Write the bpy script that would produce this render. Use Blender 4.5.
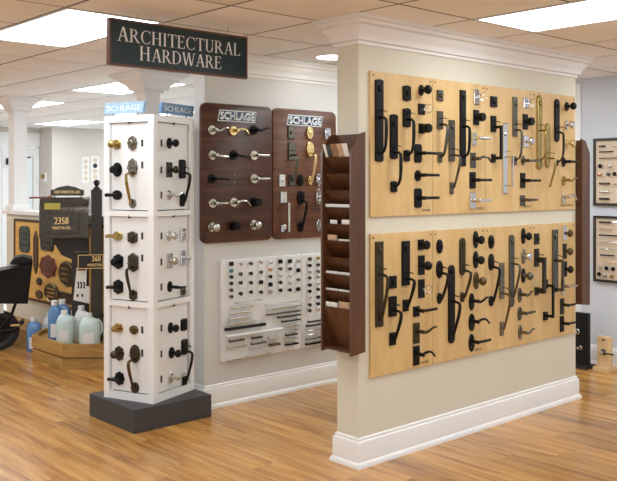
import bpy, math, random
from mathutils import Vector, Matrix
random.seed(7)
for o in list(bpy.data.objects): bpy.data.objects.remove(o)
SC = bpy.context.scene; COL = SC.collection
PI = math.pi; R = math.radians

# ---------------------------------------------------------------- camera (room axes: x along the partition, y into the shop)
F_PX, HOR, CX, CAMH = 850.0, 183.0, 308.5, 1.542
HEAD = R(47.75); SU, CU = math.sin(HEAD), math.cos(HEAD)
cd = bpy.data.cameras.new('camera'); cam = bpy.data.objects.new('camera', cd); COL.objects.link(cam)
cam.location = (0, 0, CAMH); cam.rotation_euler = (PI/2, 0, HEAD - PI/2)
cd.sensor_width = 36; cd.lens = F_PX/617*36; cd.shift_y = -(240.5-HOR)/617; cd.clip_end = 100
SC.camera = cam
# ---------------------------------------------------------------- world, exposure
w = bpy.data.worlds.new('world'); SC.world = w; w.use_nodes = True
bg = w.node_tree.nodes['Background']; bg.inputs[0].default_value = (0.93, 0.97, 1.0, 1); bg.inputs[1].default_value = 0.8
vs = SC.view_settings; vs.view_transform = 'Standard'; vs.look = 'None'; vs.exposure = 0.15; vs.gamma = 1; vs.use_curve_mapping = False
LAMP = 8.0            # troffer diffuser emission
CEIL = 2.442
TU0, TV0, TS = 2.012, 2.263, 0.6016   # ceiling grid origin and pitch

# ---------------------------------------------------------------- pixel rays
def ray(x, y):
    X = (x-CX)/F_PX
    return Vector((X*SU+CU, -X*CU+SU, (HOR-y)/F_PX))
CAMP = Vector((0, 0, CAMH))
class Frame:           # a vertical surface: origin, angle; local x to the right, -y outwards, z up
    def __init__(s, ox, oy, ang):
        s.o = Vector((ox, oy, 0)); s.a = ang
        s.ex = Vector((math.cos(ang), math.sin(ang), 0)); s.n = Vector((math.sin(ang), -math.cos(ang), 0))
    def px(s, x, y, off=0.0):
        d = ray(x, y); t = ((s.o + s.n*off - CAMP).dot(s.n))/d.dot(s.n)
        p = CAMP + d*t
        return (p-s.o).dot(s.ex), p.z
    def pt(s, lx, z, off=0.0): return s.o + s.ex*lx + s.n*off + Vector((0, 0, z))

# ---------------------------------------------------------------- materials
MATS = {}
def nodes(name):
    m = bpy.data.materials.new(name); m.use_nodes = True; MATS[name] = m
    nt = m.node_tree; return m, nt, nt.nodes['Principled BSDF']
def plain(name, col, rough=.5, metal=0.0, noise=0.0, scale=20, bump=0.0, **kw):
    m, nt, b = nodes(name)
    b.inputs['Roughness'].default_value = rough; b.inputs['Metallic'].default_value = metal
    b.inputs['Base Color'].default_value = (*col, 1)
    for k, v in kw.items(): b.inputs[k.replace('_', ' ')].default_value = v
    if noise or bump:
        tc = nt.nodes.new('ShaderNodeTexCoord'); n = nt.nodes.new('ShaderNodeTexNoise'); n.inputs['Scale'].default_value = scale; n.inputs['Detail'].default_value = 4
        nt.links.new(tc.outputs['Object'], n.inputs['Vector'])
        if noise:
            r = nt.nodes.new('ShaderNodeValToRGB')
            r.color_ramp.elements[0].position = .3; r.color_ramp.elements[1].position = .7
            r.color_ramp.elements[0].color = (*[c*(1-noise) for c in col], 1); r.color_ramp.elements[1].color = (*[min(1, c*(1+noise)) for c in col], 1)
            nt.links.new(n.outputs['Fac'], r.inputs[0]); nt.links.new(r.outputs[0], b.inputs['Base Color'])
        if bump:
            bp = nt.nodes.new('ShaderNodeBump'); bp.inputs['Strength'].default_value = bump; bp.inputs['Distance'].default_value = .002
            nt.links.new(n.outputs['Fac'], bp.inputs['Height']); nt.links.new(bp.outputs[0], b.inputs['Normal'])
    return m
def wood(name, cols, stretch, rough=.45, scale=3.0, rnd=0.0, detail=5, vec='Object', coat=0.0, bump=.06):
    m, nt, b = nodes(name); N = nt.nodes.new; L = nt.links.new
    tc = N('ShaderNodeTexCoord'); mp = N('ShaderNodeMapping'); mp.inputs['Scale'].default_value = stretch
    L(tc.outputs[vec], mp.inputs[0])
    oi = N('ShaderNodeObjectInfo')
    add = N('ShaderNodeVectorMath'); add.operation = 'ADD'; L(mp.outputs[0], add.inputs[0])
    if rnd:
        mul = N('ShaderNodeMath'); mul.operation = 'MULTIPLY'; mul.inputs[1].default_value = 37.0; L(oi.outputs['Random'], mul.inputs[0]); L(mul.outputs[0], add.inputs[1])
    n = N('ShaderNodeTexNoise'); n.inputs['Scale'].default_value = scale; n.inputs['Detail'].default_value = detail; n.inputs['Roughness'].default_value = .62; n.inputs['Distortion'].default_value = .5
    L(add.outputs[0], n.inputs['Vector'])
    r = N('ShaderNodeValToRGB'); e = r.color_ramp.elements
    e[0].position = .30; e[1].position = .72; e[0].color = (*cols[0], 1); e[1].color = (*cols[-1], 1)
    if len(cols) > 2: q = e.new(.5); q.color = (*cols[1], 1)
    L(n.outputs['Fac'], r.inputs[0]); out = r.outputs[0]
    if rnd:
        hs = N('ShaderNodeHueSaturation'); mr = N('ShaderNodeMapRange'); mr.inputs[3].default_value = 1-rnd; mr.inputs[4].default_value = 1+rnd
        L(oi.outputs['Random'], mr.inputs[0]); L(mr.outputs[0], hs.inputs['Value']); L(out, hs.inputs['Color']); out = hs.outputs[0]
    L(out, b.inputs['Base Color']); b.inputs['Roughness'].default_value = rough; b.inputs['Coat Weight'].default_value = coat; b.inputs['Coat Roughness'].default_value = .2
    bp = N('ShaderNodeBump'); bp.inputs['Strength'].default_value = bump; bp.inputs['Distance'].default_value = .002; L(n.outputs['Fac'], bp.inputs['Height']); L(bp.outputs[0], b.inputs['Normal'])
    return m
def emit(name, col, s):
    m, nt, b = nodes(name); b.inputs['Base Color'].default_value = (*col, 1); b.inputs['Emission Color'].default_value = (*col, 1); b.inputs['Emission Strength'].default_value = s
    return m
wood('floor_wood', [(.24, .095, .022), (.49, .232, .056), (.68, .38, .118)], (11, .8, 9), rough=.26, scale=1.7, rnd=.17, detail=9, coat=.25)
wood('plywood', [(.60, .385, .15), (.68, .455, .195), (.74, .52, .25)], (6, 6, 1.2), rough=.42, scale=1.6, rnd=.03)
plain('ply_edge', (.55, .36, .16), .6, noise=.12, scale=30)
wood('walnut', [(.028, .007, .003), (.065, .019, .007), (.115, .037, .014)], (1.2, 6, 14), rough=.42, scale=2.4, coat=.0)
wood('walnut_red', [(.055, .014, .005), (.115, .036, .011), (.19, .068, .022)], (1.2, 6, 14), rough=.42, scale=2.4, coat=.0)
wood('rack_wood', [(.062, .022, .008), (.090, .033, .012), (.120, .046, .018)], (9, 9, 1.2), rough=.38, scale=2.2, coat=.1)
wood('oak', [(.30, .15, .035), (.42, .235, .062), (.50, .295, .088)], (2, 2, 10), rough=.45, scale=2.5, rnd=.08)
wood('pine_block', [(.60, .38, .18), (.72, .50, .27), (.78, .56, .32)], (8, 8, 1.2), rough=.5, scale=2)
wood('plaque_ply', [(.60, .32, .07), (.74, .43, .11), (.82, .52, .16)], (1.2, 1.2, 6), rough=.5, scale=2)
plain('wall_cream', (.70, .66, .54), .62, noise=.015, scale=3, bump=.03)
plain('wall_grey', (.66, .645, .63), .62, noise=.015, scale=3, bump=.03)
plain('wall_blue', (.64, .665, .72), .62, noise=.015, scale=3)
plain('wall_far_paint', (.68, .63, .585), .65, noise=.015, scale=3)
plain('white_trim', (.86, .85, .845), .35)
plain('white_gloss', (.87, .865, .86), .3)
plain('door_white', (.84, .835, .83), .38)
plain('tile', (.90, .88, .86), .85, noise=.035, scale=90, bump=.25)
plain('bounce_pale', (.72, .71, .70), .5, noise=.05, scale=8)
plain('tbar', (.13, .095, .07), .6)
plain('ceil_slab', (.40, .36, .33), .9)
plain('black', (.004, .004, .0045), .30, 0, noise=.25, scale=40, Specular_IOR_Level=.22)
plain('black_iron', (.005, .005, .0055), .42, 0, Specular_IOR_Level=.25, noise=.3, scale=60, bump=.3)
plain('chrome', (.66, .665, .68), .08, 1.0)
plain('nickel', (.56, .54, .50), .18, 1.0)
plain('pewter', (.135, .128, .110), .27, 1.0, noise=.12, scale=50)
plain('dark_pewter', (.045, .043, .039), .32, .85, noise=.18, scale=50)
plain('bronze', (.13, .092, .042), .30, .9, noise=.2, scale=50)
plain('old_bronze', (.062, .050, .028), .34, .75, noise=.2, scale=50)
plain('brass', (.78, .62, .32), .2, 1.0, noise=.05, scale=30)
plain('aged_brass', (.40, .29, .105), .25, 1.0, noise=.2, scale=40)
plain('antique', (.22, .195, .15), .24, 1.0, noise=.5, scale=90)
plain('glass', (.95, .97, .97), .04, Transmission_Weight=1.0, IOR=1.45)
plain('screw', (.07, .055, .04), .45, .8)
plain('ink', (.05, .035, .025), .7)
plain('plinth_grey', (.052, .051, .054), .6, noise=.12, scale=60, bump=.1)
plain('dark_gap', (.03, .028, .027), .7)
plain('sign_green', (.009, .028, .033), .35)
plain('sign_edge', (.13, .05, .028), .5)
plain('sign_letter', (.76, .76, .75), .5)
plain('navy', (.022, .045, .105), .25, noise=.35, scale=9)
plain('logo_silver', (.84, .86, .90), .35, 0)
plain('blue_pale', (.31, .45, .64), .3, noise=.15, scale=9)
plain('blue_mid', (.11, .24, .43), .3, noise=.2, scale=9)
plain('white_board', (.85, .85, .86), .3)
plain('paper', (.84, .82, .78), .6)
plain('paper_tan', (.55, .36, .24), .5, noise=.3, scale=40)
plain('paper_dark', (.05, .055, .065), .45, noise=.4, scale=30)
plain('paper_brown', (.30, .16, .09), .5, noise=.4, scale=40)
plain('plaque_green', (.055, .085, .075), .5, .2, noise=.35, scale=60)
plain('plaque_red', (.19, .035, .025), .5, noise=.3, scale=60)
plain('plaque_black', (.018, .017, .015), .4, .2, noise=.3, scale=60)
plain('plaque_brown', (.075, .035, .022), .45, .2, noise=.3, scale=60)
plain('gold', (.80, .58, .25), .35, .6)
plain('mailbox_bronze', (.085, .073, .060), .26, .7, noise=.15, scale=40)
plain('stand_brown', (.030, .024, .020), .5)
plain('flag_yellow', (.50, .44, .08), .4)
plain('rod_red', (.25, .07, .05), .4)
plain('jug_blue', (.10, .25, .52), .25, Subsurface_Weight=.0, Coat_Weight=.3)
plain('jug_aqua', (.58, .74, .74), .3, Coat_Weight=.3)
plain('jug_white', (.80, .83, .83), .35)
plain('jug_label', (.78, .80, .80), .5)
plain('rubber', (.012, .012, .012), .6)
plain('cart_black', (.006, .006, .0065), .5, Specular_IOR_Level=.3)
plain('teal', (.03, .20, .22), .3)
plain('copper', (.62, .33, .20), .25, 1.0)
plain('stone', (.38, .36, .32), .5, noise=.3, scale=80)
plain('linen', (.70, .56, .42), .8, noise=.08, scale=150)
plain('frame_dark', (.035, .022, .016), .4)
emit('lamp_round', (1.0, .99, .96), 14)
emit('lamp_panel', (.87, .955, 1.0), LAMP)

# ---------------------------------------------------------------- geometry collector
class G:
    def __init__(s): s.v = []; s.f = []
    def add(s, vs_, fs): b = len(s.v); s.v += [tuple(v) for v in vs_]; s.f += [tuple(i+b for i in f) for f in fs]; return s
    def box(s, x0, x1, y0, y1, z0, z1):
        return s.add([(x0,y0,z0),(x1,y0,z0),(x1,y1,z0),(x0,y1,z0),(x0,y0,z1),(x1,y0,z1),(x1,y1,z1),(x0,y1,z1)],
                     [(3,2,1,0),(4,5,6,7),(0,1,5,4),(1,2,6,5),(2,3,7,6),(3,0,4,7)])
    def cbox(s, x0, x1, y0, y1, z0, z1, c=.003):        # box with chamfered edges on its -y face
        return s.prism([(x0,z0),(x1,z0),(x1,z1),(x0,z1)], y1, y0, c)
    def prism(s, pts, yb, yf, c=0.0):                   # outline in x,z (counter-clockwise seen from -y), back at yb, front at yf < yb
        n = len(pts); mx = sum(p[0] for p in pts)/n; mz = sum(p[1] for p in pts)/n
        W = max(p[0] for p in pts)-min(p[0] for p in pts); H = max(p[1] for p in pts)-min(p[1] for p in pts)
        rings = [[(x, yb, z) for x, z in pts]]
        if c:
            rings.append([(x, yf+c, z) for x, z in pts])
            fx, fz = 1-2*c/max(W, 1e-6), 1-2*c/max(H, 1e-6)
            rings.append([(mx+(x-mx)*fx, yf, mz+(z-mz)*fz) for x, z in pts])
        else: rings.append([(x, yf, z) for x, z in pts])
        return s.loft(rings)
    def loft(s, rings, closed_ends=True):
        n = len(rings[0]); b = []; fs = []
        for r in rings: b += r
        for k in range(len(rings)-1):
            for i in range(n):
                j = (i+1) % n; fs.append((k*n+i, k*n+j, (k+1)*n+j, (k+1)*n+i))
        if closed_ends: fs.append(tuple(range(n-1, -1, -1))); fs.append(tuple((len(rings)-1)*n+i for i in range(n)))
        return s.add(b, fs)
    def lathe(s, prof, cx=0, cz=0, n=14, axis='y', oy=0, sx=1.0):
        rings = []
        for r, h in prof:
            ring = []
            for i in range(n):
                a = 2*PI*i/n
                if axis == 'y': ring.append((cx+r*sx*math.cos(a), oy+h, cz+r*math.sin(a)))
                elif axis == 'z': ring.append((cx+r*math.cos(a), oy+r*math.sin(a), cz+h))
                else: ring.append((cx+h, oy+r*math.cos(a), cz+r*math.sin(a)))
            rings.append(ring)
        return s.loft(rings)
    def tube(s, pts, rad, n=8, ref=(0, 0, 1)):           # rad: (a, b) or list of them; a along ref, b across
        pts = [Vector(p) for p in pts]; rings = []
        for i, p in enumerate(pts):
            t = (pts[min(i+1, len(pts)-1)]-pts[max(i-1, 0)]).normalized(); r = Vector(ref)
            N = r - t*r.dot(t)
            if N.length < .05: N = Vector((1, 0, 0)) - t*t.x
            if N.length < .05: N = Vector((0, 1, 0)) - t*t.y
            N.normalize(); B = t.cross(N)
            q = rad[i] if isinstance(rad, list) else rad
            a, b = q if isinstance(q, tuple) else (q, q)
            rings.append([tuple(p+N*(a*math.cos(2*PI*k/n))+B*(b*math.sin(2*PI*k/n))) for k in range(n)])
        return s.loft(rings)
    def mesh(s, name):
        me = bpy.data.meshes.new(name); me.from_pydata(s.v, [], s.f); me.validate()
        import bmesh
        bm = bmesh.new(); bm.from_mesh(me); bmesh.ops.recalc_face_normals(bm, faces=bm.faces); bm.to_mesh(me); bm.free()
        me.polygons.foreach_set('use_smooth', [True]*len(me.polygons)); me.set_sharp_from_angle(angle=R(38))
        return me
    def build(s, name, mat, parent=None, loc=None, rz=0): return link(name, s.mesh(name), mat, parent, loc, rz)
def link(name, me, mat, parent=None, loc=None, rz=0):
    if mat and not me.materials: me.materials.append(MATS[mat])
    o = bpy.data.objects.new(name, me); COL.objects.link(o)
    if parent: o.parent = parent
    if loc is not None: o.location = loc
    if rz: o.rotation_euler = (0, 0, rz)
    return o
def empty(name, loc, rz=0):
    o = bpy.data.objects.new(name, None); COL.objects.link(o); o.location = loc; o.rotation_euler = (0, 0, rz); o.empty_display_size = .05
    return o
USED = set()
def tag(o, label, cat, group=None):
    o['label'] = label; o['category'] = cat
    if group: o['group'] = group
    return o
def struct(o): o['kind'] = 'structure'; return o
def text_geo(body, width, height, flip=False):           # flat lettering fitted into width x height, centred, in the x,z plane
    cu = bpy.data.curves.new('lettering', 'FONT'); cu.body = body; cu.resolution_u = 2; cu.align_x = 'CENTER'
    ob = bpy.data.objects.new('lettering', cu); COL.objects.link(ob)
    dg = bpy.context.evaluated_depsgraph_get(); me = bpy.data.meshes.new_from_object(ob.evaluated_get(dg))
    vv = [v.co.copy() for v in me.vertices]; ff = [tuple(p.vertices) for p in me.polygons]
    bpy.data.objects.remove(ob); bpy.data.curves.remove(cu); bpy.data.meshes.remove(me)
    x0 = min(v.x for v in vv); x1 = max(v.x for v in vv); y0 = min(v.y for v in vv); y1 = max(v.y for v in vv)
    sx = width/(x1-x0); sy = height/(y1-y0)
    g = G(); g.add([((v.x-(x0+x1)/2)*sx, 0, (v.y-(y0+y1)/2)*sy) for v in vv], ff); return g
def lettering(body, width, height, mat, parent, loc, name='lettering'):
    g0 = text_geo(body, width, height); g = G(); dx = height*.03
    for k, q_ in enumerate((-dx, 0, dx)): g.add([(x+q_, -.00005*k, z) for x, y, z in g0.v], g0.f)
    return g.build(name, mat, parent, loc)
ORD = ['', 'first', 'second', 'third', 'fourth', 'fifth', 'sixth', 'seventh', 'eighth', 'ninth', 'tenth', 'eleventh', 'twelfth']
def ring_sweep(prof, x0, x1, y0, y1):                    # profile (d, z) carried round a rectangle, mitred
    g = G(); n = len(prof); rings = []
    for sx, sy in ((0,0),(1,0),(1,1),(0,1)):
        rings.append([((x1+d) if sx else (x0-d), (y1+d) if sy else (y0-d), z) for d, z in prof])
    vs_ = [p for r in rings for p in r]; fs = []
    for k in range(4):
        for i in range(n):
            j = (i+1) % n; a, b = k*n, ((k+1) % 4)*n
            fs.append((a+i, b+i, b+j, a+j))
    return g.add(vs_, fs)
def run_sweep(prof, p0, p1, out, e0=0, e1=0):            # straight run from p0 to p1, profile d towards 'out'; e0/e1: mitre direction at the ends
    g = G(); p0 = Vector((*p0, 0)); p1 = Vector((*p1, 0)); out = Vector((*out, 0)); t = (p1-p0).normalized()
    return g.loft([[tuple(p0+out*d-t*(e0*d)+Vector((0, 0, z))) for d, z in prof], [tuple(p1+out*d+t*(e1*d)+Vector((0, 0, z))) for d, z in prof]])
def project(x, y, z):
    s = x*CU+y*SU
    if s < .3: return None
    return CX+F_PX*(x*SU-y*CU)/s, HOR-F_PX*(z-CAMH)/s, s

# ================================================================= STRUCTURE
PX0, PX1, PY0, PY1 = 3.297, 5.520, 3.227, 3.392          # partition
BWY, BWX0 = 4.757, 3.366                                 # back wall face and its free end
RWX = 6.70
BASE = [(0, 0), (.032, 0), (.032, .012), (.026, .024), (.019, .03), (.019, .128), (.016, .138), (.009, .142), (.009, .154), (.004, .16), (0, .16)]
CROWN = [(0, -.146), (.010, -.146), (.012, -.130), (.027, -.124), (.029, -.108), (.038, -.088), (.058, -.066), (.064, -.050), (.080, -.042), (.086, -.024), (.096, -.020), (.096, 0), (0, 0)]
CROWNZ = [(d, CEIL+z) for d, z in CROWN]
floor = struct(G().box(-2.5, 10.5, -2.5, 14.2, -.06, -.0018).build('floor', 'floor_wood'))
PW, PL = .19, 1.22
pm = G(); pm.add([(0.0006,0.0006,0),(PW-.0006,0.0006,0),(PW-.0006,PL-.0006,0),(0.0006,PL-.0006,0),(0,0,-.0015),(PW,0,-.0015),(PW,PL,-.0015),(0,PL,-.0015)],
                 [(0,1,2,3),(0,4,5,1),(1,5,6,2),(2,6,7,3),(3,7,4,0)])
plank_me = pm.mesh('plank'); plank_me.materials.append(MATS['floor_wood'])
cand = []
for i in range(-2, 50):
    off = random.random()*PL
    for j in range(-2, 12):
        x, y = i*PW, j*PL+off-PL
        best = None
        for fx in (0, 1):
            for fy in (0, .5, 1):
                q = project(x+fx*PW, y+fy*PL, 0)
                if q and -70 < q[0] < 690 and 180 < q[1] < 560: best = min(best or 99, q[2])
        if best and not (x > RWX and y < BWY) and not (x > 3.82 and y > 4.9): cand.append((best, x, y))
cand.sort()
for s, x, y in cand[:300]: link('plank', plank_me, None, floor, (x, y, 0))

struct(G().box(4.0, 10.5, 4.9, 14.2, -.0018, .004).build('floor_far_bounce', 'bounce_pale'))  # unseen pale floor, added to bounce neutral light onto ceiling and far walls
ceiling = struct(G().box(-2.5, 10.5, -2.5, 14.2, CEIL+.012, CEIL+.06).build('ceiling', 'ceil_slab'))
gt = G()
for i in range(-8, 15): x = TU0+i*TS; gt.box(x-.012, x+.012, -2.5, 14.2, CEIL+.003, CEIL+.0115)
for j in range(-8, 20): y = TV0+j*TS; gt.box(-2.5, 10.5, y-.012, y+.012, CEIL+.0028, CEIL+.0113)
gt.build('ceiling_grid', 'tbar', ceiling)
TROF = [(0,3),(3,-1),(3,7),(3,11),(6,7),(6,11),(6,15),(0,-1),(0,7),(0,11),(-3,-1),(-3,3),(-3,7),(3,-5),(0,-5),(6,-5),(6,-1),(9,11),(9,7),(3,15),(0,15),(5,2),(4,2),(9,15)]  # the two in the passage and two far-end ones: unseen, added for brightness
HALF = {(4,2)}                                          # square panel, one tile
taken = {(i, j+k) for i, j in TROF for k in (0, 1) if not (k and (i, j) in HALF)}
tm = G(); a = .0105; q = TS/2-a
tm.add([(-q,-q,.011),(q,-q,.011),(q,q,.011),(-q,q,.011),(-q,-q,.002),(q,-q,.002),(q,q,.002),(-q,q,.002),(-q+.003,-q+.003,0),(q-.003,-q+.003,0),(q-.003,q-.003,0),(-q+.003,q-.003,0)],
       [(0,1,5,4),(1,2,6,5),(2,3,7,6),(3,0,4,7),(4,5,9,8),(5,6,10,9),(6,7,11,10),(7,4,8,11),(11,10,9,8)])
tile_me = tm.mesh('ceiling_tile'); tile_me.materials.append(MATS['tile'])
cand = []
for i in range(-7, 14):
    for j in range(-7, 19):
        if (i, j) in taken: continue
        x, y = TU0+(i+.5)*TS, TV0+(j+.5)*TS
        q_ = project(x, y, CEIL)
        vis = q_ is not None and -60 < q_[0] < 680 and -70 < q_[1] < 200
        cand.append((0 if vis else 1, math.hypot(x, y), x, y))
cand.sort()
for k, (vis, d, x, y) in enumerate(cand[:296]): link('ceiling_tile', tile_me, None, ceiling, (x, y, CEIL))
rest = G()
for vis, d, x, y in cand[296:]: rest.box(x-q, x+q, y-q, y+q, CEIL+.001, CEIL+.011)
if rest.v: ro = rest.build('ceiling_tile_field', 'tile', ceiling); ro['kind'] = 'stuff'

wp = struct(G().box(PX0, PX1, PY0, PY1, 0, CEIL+.01).build('wall_partition', 'wall_cream'))
struct(ring_sweep(BASE, PX0, PX1, PY0, PY1).build('baseboard_partition', 'white_trim'))
struct(ring_sweep(CROWNZ, PX0, PX1, PY0, PY1).build('trim_1', 'white_trim'))
BT = .125
struct(G().box(BWX0, RWX+.12, BWY, BWY+BT, 0, CEIL+.01).build('wall_back', 'wall_grey'))
struct(run_sweep(BASE, (BWX0, BWY), (RWX, BWY), (0, -1), e0=1).build('baseboard_back', 'white_trim'))
struct(run_sweep(BASE, (BWX0, BWY+BT), (BWX0, BWY), (-1, 0), e1=1).build('baseboard_back_end', 'white_trim'))
struct(run_sweep(CROWNZ, (BWX0, BWY), (RWX, BWY), (0, -1), e0=1).build('trim_2', 'white_trim'))
struct(run_sweep(CROWNZ, (BWX0, BWY+BT), (BWX0, BWY), (-1, 0), e1=1).build('trim_3', 'white_trim'))
struct(G().box(RWX, RWX+.12, -2.5, BWY, 0, CEIL+.01).build('wall_right', 'wall_blue'))
struct(run_sweep(BASE, (RWX, 3.86), (RWX, -2.5), (-1, 0)).build('baseboard_right', 'white_trim'))
struct(G().box(RWX-.02, RWX, 3.86, 3.95, 0, 2.40).build('trim_4', 'white_trim'))
# far room
FWY = 12.9
struct(G().box(6.14, 10.5, FWY, FWY+.12, 0, CEIL+.01).build('wall_far', 'wall_far_paint'))
struct(G().box(6.14, 6.26, FWY+.12, 13.47, 0, CEIL+.01).build('wall_far_return', 'wall_far_paint'))
struct(run_sweep(BASE, (6.14, FWY), (10.5, FWY), (0, -1)).build('baseboard_far', 'white_trim'))
DW = 13.35                                               # wall with the glazed doors
wd = G(); wd.box(-2.5, 4.88, DW, DW+.12, 0, CEIL+.01); wd.box(4.88, 6.14, DW, DW+.12, 2.14, CEIL+.01)
struct(wd.build('wall_far_left', 'wall_far_paint'))
def glazed_door(name, x0, x1):
    d = struct(empty(name, (x0, DW-.005, 0))); W = x1-x0
    g = G(); g.box(0, .10, 0, .045, 0, 2.12); g.box(W-.10, W, 0, .045, 0, 2.12); g.box(.10, W-.10, 0, .045, 0, .25); g.box(.10, W-.10, 0, .045, 1.98, 2.12)
    g.build('door_frame', 'white_trim', d)
    G().box(.10, W-.10, .018, .026, .25, 1.98).build('pane', 'glass', d)
    G().box(.10, W-.10, .010, .034, 1.08, 1.12).build('glazing_bar', 'white_trim', d)
    c = G(); c.box(.06, .24, -.06, 0, 1.84, 1.94); c.tube([(.15, -.05, 1.93), (.34, -.10, 1.95), (.46, -.02, 1.96)], .012)
    c.build('door_closer', 'black', d)
glazed_door('door_1', 4.89, 5.50); glazed_door('door_2', 5.51, 6.13)
struct(G().box(4.74, 4.88, DW-.02, DW, 0, 2.14).build('trim_5', 'white_trim')); struct(G().box(4.74, 6.13, DW-.025, DW, 2.14, 2.36).build('trim_6', 'white_trim'))
# knee wall between the two columns
KX0, KX1 = 3.68, 3.82
struct(G().box(KX0, KX1, 6.02, 8.80, 0, 1.22).build('wall_knee', 'wall_cream'))
struct(G().box(KX0-.03, KX1+.03, 6.0, 8.84, 1.22, 1.255).build('trim_7', 'white_trim'))
def column(y, label, cap):
    c = tag(empty('column', (3.75, y, 1.255)), label, 'column', 'white columns on the knee wall'); h = .07
    G().box(-h, h, -h, h, .02, CEIL-1.255).build('shaft', 'white_trim', c)
    ring_sweep([(d*cap, CEIL-1.255+z*1.1) for d, z in CROWN], -h, h, -h, h).build('capital', 'white_trim', c)
    ring_sweep([(0, 0), (.025, 0), (.025, .04), (.012, .06), (0, .06)], -h, h, -h, h).build('base_moulding', 'white_trim', c)
column(8.68, 'white square column with flared capital near the glazed doors', 1.25)
column(6.10, 'white square column with flared capital rising behind the white display tower', 1.75)

# ================================================================= LIGHTS OF THE ROOM AND ADDED UNSEEN PANELS
def troffer(i, j, label, group=None):
    x0, y0 = TU0+i*TS, TV0+j*TS; D2 = TS/2 if (i, j) in HALF else TS; t = tag(empty('ceiling_light', (x0+TS/2, y0+D2, CEIL)), label, 'ceiling light', group)
    a, b = TS/2-.006, D2-.006
    g = G(); k = .022
    g.box(-a, a, -b, -b+k, -.001, .0108); g.box(-a, a, b-k, b, -.001, .0108); g.box(-a, -a+k, -b+k, b-k, -.001, .0108); g.box(a-k, a, -b+k, b-k, -.001, .0108)
    g.build('frame', 'white_trim', t)
    G().box(-a+k, a-k, -b+k, b-k, .001, .0105).build('diffuser', 'lamp_panel', t)
LL = {(0,3): 'bright ceiling light panel left of the hanging green sign', (3,-1): 'bright ceiling light panel at upper right above the partition',
      (3,7): 'ceiling light panel seen just above the white display tower', (3,11): 'ceiling light panel beside the left white column capital', (6,15): 'farthest ceiling light panel over the beige far wall',
      (6,11): 'ceiling light panel behind the tower, far back in the shop'}
for i, j in TROF:
    if (i, j) in LL: troffer(i, j, LL[(i, j)])
    else: troffer(i, j, 'ceiling light panel outside the view, some added to brighten passage and far room', 'ceiling light panels out of view')
dl = tag(empty('downlight', (4.22, 4.40, CEIL)), 'small round downlight in ceiling above the walnut boards', 'downlight')
gg = G(); n = 24
gg.loft([[(r*math.cos(2*PI*k/n), r*math.sin(2*PI*k/n), z) for k in range(n)] for r, z in ((.105, 0.0), (.125, -.001), (.128, .004), (.105, .006))], False); gg.build('trim_ring', 'white_trim', dl)
G().lathe([(.105, -.0012), (.105, .006)], axis='z', n=24).build('lens', 'lamp_round', dl)

# ================================================================= HARDWARE
def outline(shape, w, h):
    if shape == 'rect': return [(-w/2,-h/2),(w/2,-h/2),(w/2,h/2),(-w/2,h/2)]
    if shape in ('round', 'oval'): return [(w/2*math.cos(2*PI*k/18), h/2*math.sin(2*PI*k/18)) for k in range(18)]
    if shape == 'ornate': return [((.95+.06*math.cos(8*PI*2*k/48))*w/2*math.cos(2*PI*k/48), (.95+.06*math.cos(8*PI*2*k/48))*h/2*math.sin(2*PI*k/48)) for k in range(48)]
    if shape == 'arch':
        r = w/2; return [(r*math.cos(a), -h/2+r+r*math.sin(a)) for a in [PI+PI*k/8 for k in range(9)]] + [(r*math.cos(a), h/2-r+r*math.sin(a)) for a in [PI*k/8 for k in range(9)]]
    if shape == 'soft':
        r = min(w, h)*.22; P = []
        for cx, cz, a0 in ((w/2-r,-h/2+r,-PI/2),(w/2-r,h/2-r,0),(-w/2+r,h/2-r,PI/2),(-w/2+r,-h/2+r,PI)):
            P += [(cx+r*math.cos(a0+PI/2*k/3), cz+r*math.sin(a0+PI/2*k/3)) for k in range(4)]
        return P
    if shape == 'bow':   # rectangle with gently curved ends
        P = [(-w/2+w*k/6, -h/2+.10*w*(1-math.sin(PI*k/6))) for k in range(7)]
        return P + [(w/2-w*k/6, h/2-.10*w*(1-math.sin(PI*k/6))) for k in range(7)]
    if shape == 'hex': return [(-w/2,-h*.32),(0,-h/2),(w/2,-h*.32),(w/2,h*.32),(0,h/2),(-w/2,h*.32)]
    raise ValueError(shape)
def slab(shape, w, h, t, cx=0, cz=0, y=0.0, c=.003):
    return G().prism([(cx+x, cz+z) for x, z in outline(shape, w, h)], y, y-t, min(c, t*.45))
def knob_geo(style, t, r=.027, out=.062):
    y = -t
    if style == 'cyl': pr = [(.012, y), (.010, y-.014), (r*.92, y-.018), (r, y-.024), (r, y-out+.014), (r*.9, y-out+.008)]
    elif style == 'flat': pr = [(.014, y), (.010, y-.010), (.011, y-.020), (r*.8, y-.026), (r, y-.034), (r*.98, y-.042), (r*.75, y-.050), (r*.3, y-.053)]
    else:
        c = y-out+r*.62; pr = [(.015, y), (.010, y-.008), (.009, y-.018)]
        for k in range(2, 10): a = PI*k/10; pr.append((r*math.sin(a), c+r*.82*math.cos(a)))
        pr.append((.001, c-r*.82))
    return G().lathe(pr, n=16)
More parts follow.
